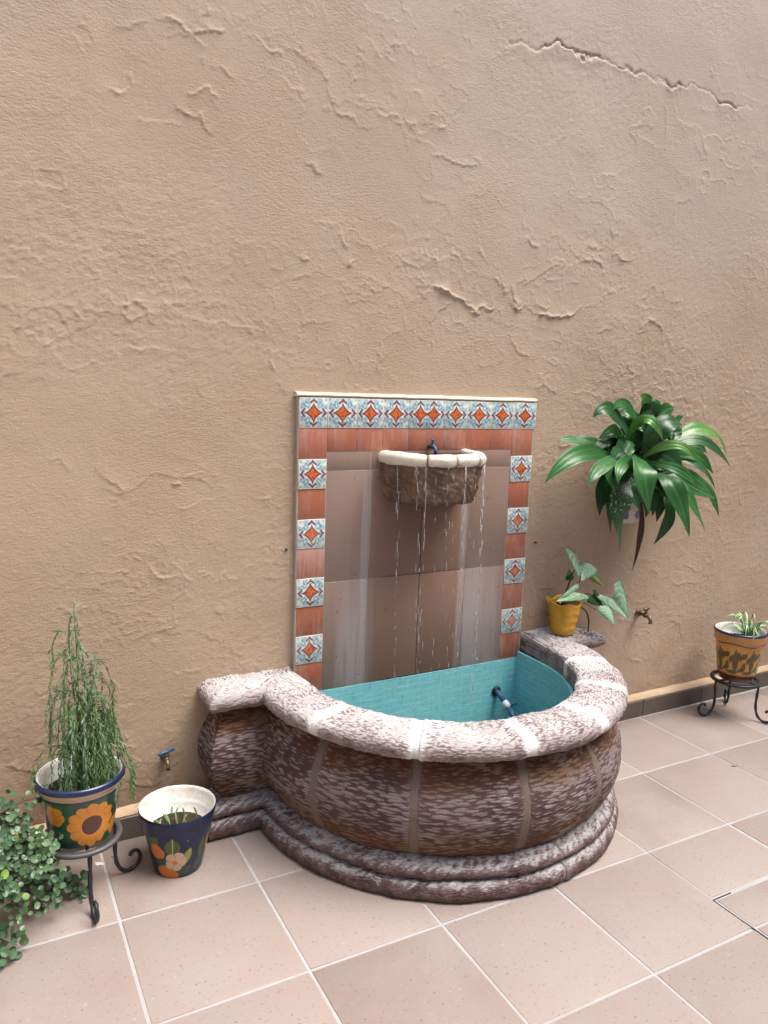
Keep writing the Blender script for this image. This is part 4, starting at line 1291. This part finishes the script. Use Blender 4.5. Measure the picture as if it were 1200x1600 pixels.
def jade_geo(sc=1.0):
    g = Geo(); v = [(0, 0, .0022)]; f = []
    pts = [(0, -1), (.62, -.72), (.95, -.08), (.80, .62), (.30, .98), (-.30, .98), (-.80, .62), (-.95, -.08), (-.62, -.72)]
    for (a, c) in pts: v.append((a * .0098 * sc, (c + .9) * .0105 * sc, .0004 + .0012 * abs(a)))
    v[0] = (0, .010 * sc, -.0002)
    m = len(pts); f = [(0, 1 + i, 1 + (i + 1) % m) for i in range(m)]
    v.append((0, .010 * sc, -.0020)); f += [(m + 1, 1 + (i + 1) % m, 1 + i) for i in range(m)]
    return g.add(v, f)
camv = Vector(cam.location) - JB
def jade_mat(q, dirv, sc):
    zax = (Vector((-.05, -.75, .6)) + Vector((rj.gauss(0, .42), rj.gauss(0, .35), rj.gauss(0, .35)))).normalized()
    y_ = (dirv - zax * dirv.dot(zax)).normalized(); x_ = y_.cross(zax)
    m3 = Matrix((x_, y_, zax)).transposed() * sc
    return Matrix.Translation(q) @ m3.to_4x4()
sites.sort(key=lambda s_: (s_[0] - camv).length - .9 * s_[0].x * (1 if s_[0].x > .15 else 0))
jm = [jade_geo(.7).mesh('leaf', M['jade'], False), jade_geo(.85).mesh('leaf', M['jade'], False), jade_geo(1.0).mesh('leaf', M['jade'], False)]
vis = [s_ for s_ in sites if s_[0].x > .165][:280]
ids = set(id(s_) for s_ in vis)
for (q, dirv, sc) in vis:
    o = bpy.data.objects.new('leaf', rj.choice(jm)); o.matrix_local = jade_mat(q, dirv, sc); COL.objects.link(o); o.parent = t
g = Geo(); pr = jade_geo(1.0)
for s_ in sites:
    if id(s_) in ids: continue
    mm = jade_mat(*s_); g.add([mm @ Vector(p) for p in pr.v], pr.f)
tag(g.build('leaves', M['jade'], t, smooth=False), kind='stuff')

# ------------------------------------------------------------ broad-leaved plant in a wall planter
rf = random.Random(4)
FERN = [
    ((1.600,-0.100,1.420),(1.604,-0.100,1.509),(1.556,-0.090,1.562),0.067),
    ((1.517,-0.140,1.415),(1.384,-0.180,1.518),(1.290,-0.200,1.492),0.053),
    ((1.469,-0.140,1.349),(1.284,-0.200,1.462),(1.189,-0.200,1.467),0.079),
    ((1.431,-0.120,1.297),(1.251,-0.120,1.349),(1.102,-0.110,1.370),0.088),
    ((1.393,-0.140,1.278),(1.137,-0.200,1.287),(0.947,-0.220,1.213),0.065),
    ((1.452,-0.160,1.279),(1.209,-0.260,1.271),(1.097,-0.300,1.206),0.058),
    ((1.432,-0.160,1.272),(1.239,-0.260,1.243),(1.267,-0.280,1.168),0.051),
    ((1.512,-0.160,1.278),(1.291,-0.280,1.265),(1.234,-0.320,1.210),0.055),
    ((1.480,-0.180,1.280),(1.375,-0.330,1.235),(1.397,-0.340,1.086),0.092),
    ((1.449,-0.160,1.214),(1.351,-0.240,1.098),(1.398,-0.200,0.891),0.134),
    ((1.437,-0.120,1.239),(1.328,-0.150,1.158),(1.325,-0.140,1.051),0.068),
    ((1.563,-0.130,1.118),(1.573,-0.130,0.950),(1.588,-0.100,0.779),0.036),
    ((1.601,-0.180,1.212),(1.568,-0.300,1.141),(1.698,-0.300,0.967),0.089),
    ((1.643,-0.180,1.211),(1.675,-0.280,1.134),(1.851,-0.260,0.965),0.069),
    ((1.675,-0.140,1.145),(1.675,-0.200,1.033),(1.642,-0.160,0.909),0.064),
    ((1.695,-0.170,1.224),(1.841,-0.220,1.158),(2.009,-0.200,1.020),0.057),
    ((1.534,-0.180,1.258),(1.580,-0.320,1.257),(1.673,-0.340,1.177),0.053),
    ((1.650,-0.170,1.240),(1.725,-0.260,1.174),(1.900,-0.260,1.119),0.059),
    ((1.644,-0.150,1.298),(1.828,-0.200,1.338),(2.052,-0.200,1.247),0.056),
    ((1.717,-0.120,1.325),(1.923,-0.140,1.417),(2.093,-0.140,1.296),0.069),
    ((1.510,-0.160,1.293),(1.551,-0.240,1.400),(1.682,-0.220,1.441),0.100),
    ((1.612,-0.110,1.399),(1.677,-0.120,1.467),(1.750,-0.110,1.503),0.064),
    ((1.423,-0.160,1.358),(1.403,-0.280,1.439),(1.464,-0.320,1.380),0.055),
    ((1.667,-0.150,1.283),(1.755,-0.220,1.295),(1.911,-0.220,1.225),0.056),
    ((1.689,-0.150,1.275),(1.761,-0.240,1.238),(1.911,-0.240,1.157),0.052),
    ((1.734,-0.100,1.368),(1.801,-0.100,1.437),(1.815,-0.100,1.475),0.031),
    ((1.521,-0.170,1.279),(1.576,-0.280,1.331),(1.708,-0.300,1.289),0.050),
    ((1.492,-0.100,1.295),(1.405,-0.120,1.348),(1.359,-0.130,1.413),0.080),
    ((1.537,-0.090,1.345),(1.518,-0.090,1.419),(1.521,-0.100,1.478),0.070),
    ((1.580,-0.120,1.236),(1.465,-0.180,1.157),(1.505,-0.200,1.071),0.109),
    ((1.666,-0.120,1.219),(1.654,-0.160,1.134),(1.648,-0.160,1.012),0.075),
    ((1.495,-0.100,1.265),(1.394,-0.120,1.181),(1.438,-0.100,0.960),0.062),
    ((1.673,-0.100,1.338),(1.756,-0.120,1.355),(1.837,-0.120,1.408),0.068),
    ((1.616,-0.120,1.280),(1.633,-0.200,1.273),(1.737,-0.200,1.211),0.081),
    ((1.490,-0.140,1.298),(1.350,-0.200,1.291),(1.277,-0.220,1.259),0.056),
    ((1.704,-0.120,1.256),(1.778,-0.160,1.175),(1.859,-0.160,1.072),0.072),
    ((1.439,-0.110,1.311),(1.337,-0.140,1.350),(1.229,-0.150,1.288),0.057),
]
WP = Vector((1.61, 0, .965))
t = empty('wall_planter', WP); tag(t, 'large glossy broad-leaved plant in a blue and white planter hung on the wall', 'hanging plant')
def m_wallpot():
    b = MB('blue_white_painted_planter'); p = b.obj(); n = b.noise(p, 14, 2, .5)
    x, y, z = b.sep(p)
    col = b.mix(n.step(.47, .53) * z.step(.018, .03), (.62, .58, .50), (.025, .065, .24))
    return b.done(col, .3, None, coat=.3)
M['wallpot'] = m_wallpot()
g = Geo(); v = []; f = []
prof = [(.0, .0), (.05, .0), (.066, .012), (.090, .07), (.112, .150), (.122, .158), (.122, .172), (.108, .172), (.100, .15)]
n = 24
for (r, z) in prof:
    for k in range(n + 1):
        a = PI + PI * k / n; v.append((r * math.cos(a), r * math.sin(a) * .95 - .001, z))
for i in range(len(prof) - 1):
    for k in range(n): f.append((i * (n + 1) + k, i * (n + 1) + k + 1, (i + 1) * (n + 1) + k + 1, (i + 1) * (n + 1) + k))
g.add(v, f); g.build('planter_pot', M['wallpot'], t)
g = Geo(); g.add([(r_ * .1 * math.cos(PI + PI * k / 12), r_ * .1 * math.sin(PI + PI * k / 12) - .001, .150) for r_ in (1,) for k in range(13)], [tuple(range(13))]); g.build('soil', M['soil'], t, smooth=False)
for k, (dx, dy, h, lean) in enumerate(((-.10, -.06, .27, -.06), (-.03, -.07, .33, -.02), (.02, -.06, .30, .03), (-.06, -.05, .22, -.10), (.04, -.07, .2, .06))):
    b0_ = Vector((dx * .5, dy, .15)); g = Geo(); tube(g, bez(b0_, b0_ + Vector((lean * .3 - .02, -.01, h * .5)), b0_ + Vector((lean - .04, -.02, h)), 10), [.009, .009, .008, .008, .008, .007, .007, .006, .006, .005, .005], 8); g.build('stalk', M['stem'], t)
def fw(t_): return max(.03, min(1.0, .30 + t_ * 2.1) * (1 - max(0.0, (t_ - .52) / .48) ** 1.9))
mats_ = {3: 'leaf_mid', 0: 'leaf_light', 4: 'leaf_mid', 5: 'leaf_mid', 6: 'leaf_mid', 7: 'leaf_mid', 8: 'leaf_mid', 9: 'leaf_speck', 10: 'leaf_dark', 11: 'leaf_brown', 12: 'leaf_mid', 14: 'leaf_dark', 16: 'leaf_mid', 19: 'leaf_light', 22: 'leaf_light', 26: 'leaf_light', 27: 'leaf_dark', 28: 'leaf_dark', 29: 'leaf_dark', 30: 'leaf_dark', 31: 'leaf_speck', 33: 'leaf_dark', 35: 'leaf_dark', 36: 'leaf_dark'}
for k, (b_, m2, tp, wd) in enumerate(FERN):
    pa = bez(Vector(b_) - WP, Vector(m2) - WP, Vector(tp) - WP, 14)
    sw = (Vector(tp) - Vector(b_)).cross(Vector((0, -1, 0))).normalized() * rf.uniform(-.022, .022)
    pa = [p + sw * math.sin(PI * i / 14) + Vector((0, 0, -.02 * (i / 14) ** 4)) for i, p in enumerate(pa)]
    up = Vector((-.30, -.85, .62))
    if k in (0, 1, 21): up = Vector((-.2, -1, .1))
    o = ribbon(pa, wd * (1.08 if k != 9 else .8) * rf.uniform(.75, 1.05), up + Vector((rf.uniform(-.35, .35), 0, rf.uniform(-.3, .3))), 2, .10, fw, .085, k).build('leaf', M[mats_.get(k, 'leaf_mid' if k % 2 else 'leaf_dark')], t)
    if k == 11: o['label'] = 'dry brown leaf hanging below'
for k in range(30):      # inner leaves that close the crown
    a = rf.uniform(0, 2 * PI); b_ = Vector((1.53 + rf.gauss(0, .05), -.09, 1.27 + rf.gauss(0, .04))) - WP
    L_ = rf.uniform(.14, .26)
    tp = b_ + Vector((math.cos(a) * L_ * 1.15, -rf.uniform(.0, .10), math.sin(a) * L_ * .8 - .04))
    tp.y = min(tp.y, -.03)
    m2 = (b_ + tp) / 2 + Vector((0, -.04, .05))
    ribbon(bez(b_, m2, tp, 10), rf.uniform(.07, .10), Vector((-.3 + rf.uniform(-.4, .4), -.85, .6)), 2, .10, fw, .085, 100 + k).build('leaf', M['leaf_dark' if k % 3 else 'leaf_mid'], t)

# ------------------------------------------------------------ mustard pot with the arrow-leaved plant
YP = Vector((1.212, -.088, .517))
t = empty('potted_arrowhead_plant', YP); tag(t, 'mustard wavy-rimmed pot with pale arrow-shaped leaves on the fountain shoulder', 'potted plant')
g = Geo(); prof = [(.0, .0), (.046, .0), (.051, .004), (.053, .024), (.0565, .028), (.053, .033), (.058, .058), (.0622, .062), (.058, .067), (.063, .092), (.0672, .096), (.063, .101), (.070, .128), (.076, .142), (.0735, .1435), (.066, .128), (.060, .115), (.0, .112)]
seg = 64; v = []; f = []; uv = []
for (r, z) in prof:
    for k in range(seg):
        a = 2 * PI * k / seg; wv = math.sin(a * 6 + 1) * .0065 * sstep(.05, .14, z)
        wz = math.sin(a * 7) * .004 if .02 < z < .12 else 0
        v.append(((r + wv * .5) * math.cos(a), (r + wv * .5) * math.sin(a), z + (wv * 1.0 if z > .12 else wz))); uv.append((k / seg, z))
for i in range(len(prof) - 1):
    for k in range(seg): f.append((i * seg + k, i * seg + (k + 1) % seg, (i + 1) * seg + (k + 1) % seg, (i + 1) * seg + k))
g.add(v, f, uv); g.build('pot', M['yellow'], t)
soil(t, .060, .118, 14)
SYN = [((1.253, -.12, .831), (1.23, -.16, .762), (1.173, -.11, .901), (1.377, -.10, .785), 'leaf_syn'),
       ((1.197, -.16, .716), (1.066, -.20, .701), (1.236, -.14, .752), (1.296, -.15, .677), 'leaf_syn'),
       ((1.452, -.13, .652), (1.522, -.17, .563), (1.505, -.11, .733), (1.365, -.12, .67), 'leaf_syn'),
       ((1.306, -.18, .631), (1.392, -.21, .567), (1.385, -.17, .640), (1.284, -.18, .652), 'leaf_syn'),
       ((1.324, -.10, .768), (1.395, -.13, .711), (1.335, -.08, .750), (1.362, -.09, .768), 'leaf_young'),
       ((1.265, -.07, .758), (1.205, -.09, .752), (1.262, -.05, .783), (1.28, -.06, .738), 'leaf_mid'),
       ((1.36, -.10, .668), (1.40, -.13, .625), (1.39, -.08, .69), (1.33, -.10, .645), 'leaf_mid')]
hub = Vector((1.262, -.10, .635))
for k, (J, T_, l1, l2, mk) in enumerate(SYN):
    J, T_, l1, l2 = [Vector(q) - YP for q in (J, T_, l1, l2)]
    g = Geo(); nrm = (T_ - J).cross(l1 - J).normalized()
    if nrm.dot(Vector((-.4, -.9, .4))) < 0: nrm = -nrm
    mids = [J.lerp(T_, q) - nrm * .004 * math.sin(q * PI) for q in (0, .25, .5, .75, 1)]
    v = list(mids); uv = [(0, q) for q in (0, .25, .5, .75, 1)]; f = []
    for sg, l in ((1, l1), (-1, l2)):
        e1, e2 = T_ - J, l - J
        out = [J + e1 * .86 + e2 * .22, J + e1 * .64 + e2 * .52, J + e1 * .36 + e2 * .84, J + e1 * .08 + e2 * 1.03, l, J - e1 * .14 + e2 * .60]
        half = [J + (q - J) * .5 + nrm * .007 for q in out]
        b_ = len(v); v += out + half
        us = [.97, .98, 1, 1, 1, .9]; vs = [.88, .66, .42, .2, -.05, -.1]
        uv += [(sg * a, c) for a, c in zip(us, vs)] + [(sg * a * .5, c) for a, c in zip(us, vs)]
        o = lambda i: b_ + i
        h = lambda i: b_ + 6 + i
        f += [(4, o(0), h(0), 3), (3, h(0), h(1), 2), (2, h(1), h(2), 1), (1, h(2), h(3), 0), (0, h(3), h(4)), (0, h(4), h(5)),
              (h(0), o(0), o(1), h(1)), (h(1), o(1), o(2), h(2)), (h(2), o(2), o(3), h(3)), (h(3), o(3), o(4), h(4)), (h(4), o(4), o(5), h(5))]
    g.add(v, f, uv); lo_ = g.build('leaf', M[mk], t)
    if k == 4: lo_['label'] = 'young yellow-green folded leaf'
    g = Geo(); s0 = Vector((rf.uniform(-.01, .02), rf.uniform(-.01, .01), .118)); tube(g, bez(s0, s0.lerp(J, .55) + Vector((.01, .012, .02)), J, 8), .0026, 6); g.build('leaf_stalk', M['stem' if k % 2 else 'woody'], lo_)
g = Geo(); tube(g, bez((.03, -.02, .12), (.098, -.035, .09), (.106, -.045, .004), 12), .004, 6); g.build('hanging_stem', M['woody'], t)

# ------------------------------------------------------------ cactus-painted pot with the spider plant
CP = Vector((2.245, -.205, .192))
t = empty('potted_spider_plant', CP); tag(t, 'amber cactus-painted pot with a small spider plant on an iron stand', 'potted plant')
g = Geo(); lathe(g, [(.0, .002), (.074, .0), (.080, .004), (.090, .05), (.106, .170), (.108, .190), (.116, .194), (.118, .212), (.121, .236), (.120, .246), (.115, .248)], 64); g.build('pot', M['cactus'], t)
g = Geo(); lathe(g, [(.115, .2478), (.110, .243), (.107, .22), (.102, .19), (.0, .188)], 64); g.build('inner_glaze', M['inner'], t)
soil(t, .1015, .194, 16)
rp = random.Random(12)
for k in range(30):
    a = rp.uniform(0, 2 * PI); L_ = rp.uniform(.07, .16); b_ = Vector((.030 + rp.gauss(0, .010), -.020 + rp.gauss(0, .010), .196))
    up_ = rp.uniform(.045, .11)
    tp = b_ + Vector((math.cos(a) * L_, math.sin(a) * L_ * .85, up_ - rp.uniform(.0, .05)))
    m2 = (b_ + tp) / 2 + Vector((0, 0, up_ * .75))
    ribbon(bez(b_, m2, tp, 8), rp.uniform(.010, .016), Vector((-.2, -.5, .9)), 1, .25, lambda q: max(.06, 1 - q ** 2.2) if q > .1 else .7, 0, k).build('leaf', M['leaf_spider'], t)
a = bez((.03, -.02, .2), (-.04, -.02, .275), (-.095, -.01, .262), 8)
ribbon(a, .012, Vector((0, -.4, .9)), 1, .2, lambda q: max(.06, 1 - q ** 2.2), 0, 77).build('leaf', M['leaf_spider'], t)

# ------------------------------------------------------------ litter on the floor
def flake(name, loc, r, label, mk, seed, cat='litter'):
    rr = random.Random(seed); g = Geo(); n = 9; v = [(0, 0, .0045)]
    rad = [r * rr.uniform(.6, 1.2) * (1.5 if k % 9 in (0, 4) else 1) for k in range(n)]
    for k in range(n): v.append((rad[k] * math.cos(2 * PI * k / n), rad[k] * .6 * math.sin(2 * PI * k / n), rr.uniform(.001, .005)))
    for k in range(n): v.append((rad[k] * .96 * math.cos(2 * PI * k / n), rad[k] * .57 * math.sin(2 * PI * k / n), .0003))
    f = [(0, 1 + k, 1 + (k + 1) % n) for k in range(n)] + [(1 + k, n + 1 + k, n + 1 + (k + 1) % n, 1 + (k + 1) % n) for k in range(n)]
    g.add(v, f); o = g.build(name, M[mk], None, smooth=False, loc=loc); o.rotation_euler = (0, 0, rr.uniform(0, 6)); tag(o, label, cat); return o
flake('paint_flake', (-.707, -.132, .0), .016, 'pale paint flake on the grout line behind the sunflower pot stand', 'white_tape', 1)
flake('paint_flake', (-.655, -.112, .0), .008, 'tiny grey chip near the skirting behind the sunflower pot stand', 'sky_dirt', 2)
flake('fallen_leaf', (1.786, -.570, .0), .016, 'small grey dry leaf on the open floor right of the fountain', 'sky_dirt', 3, 'leaf')
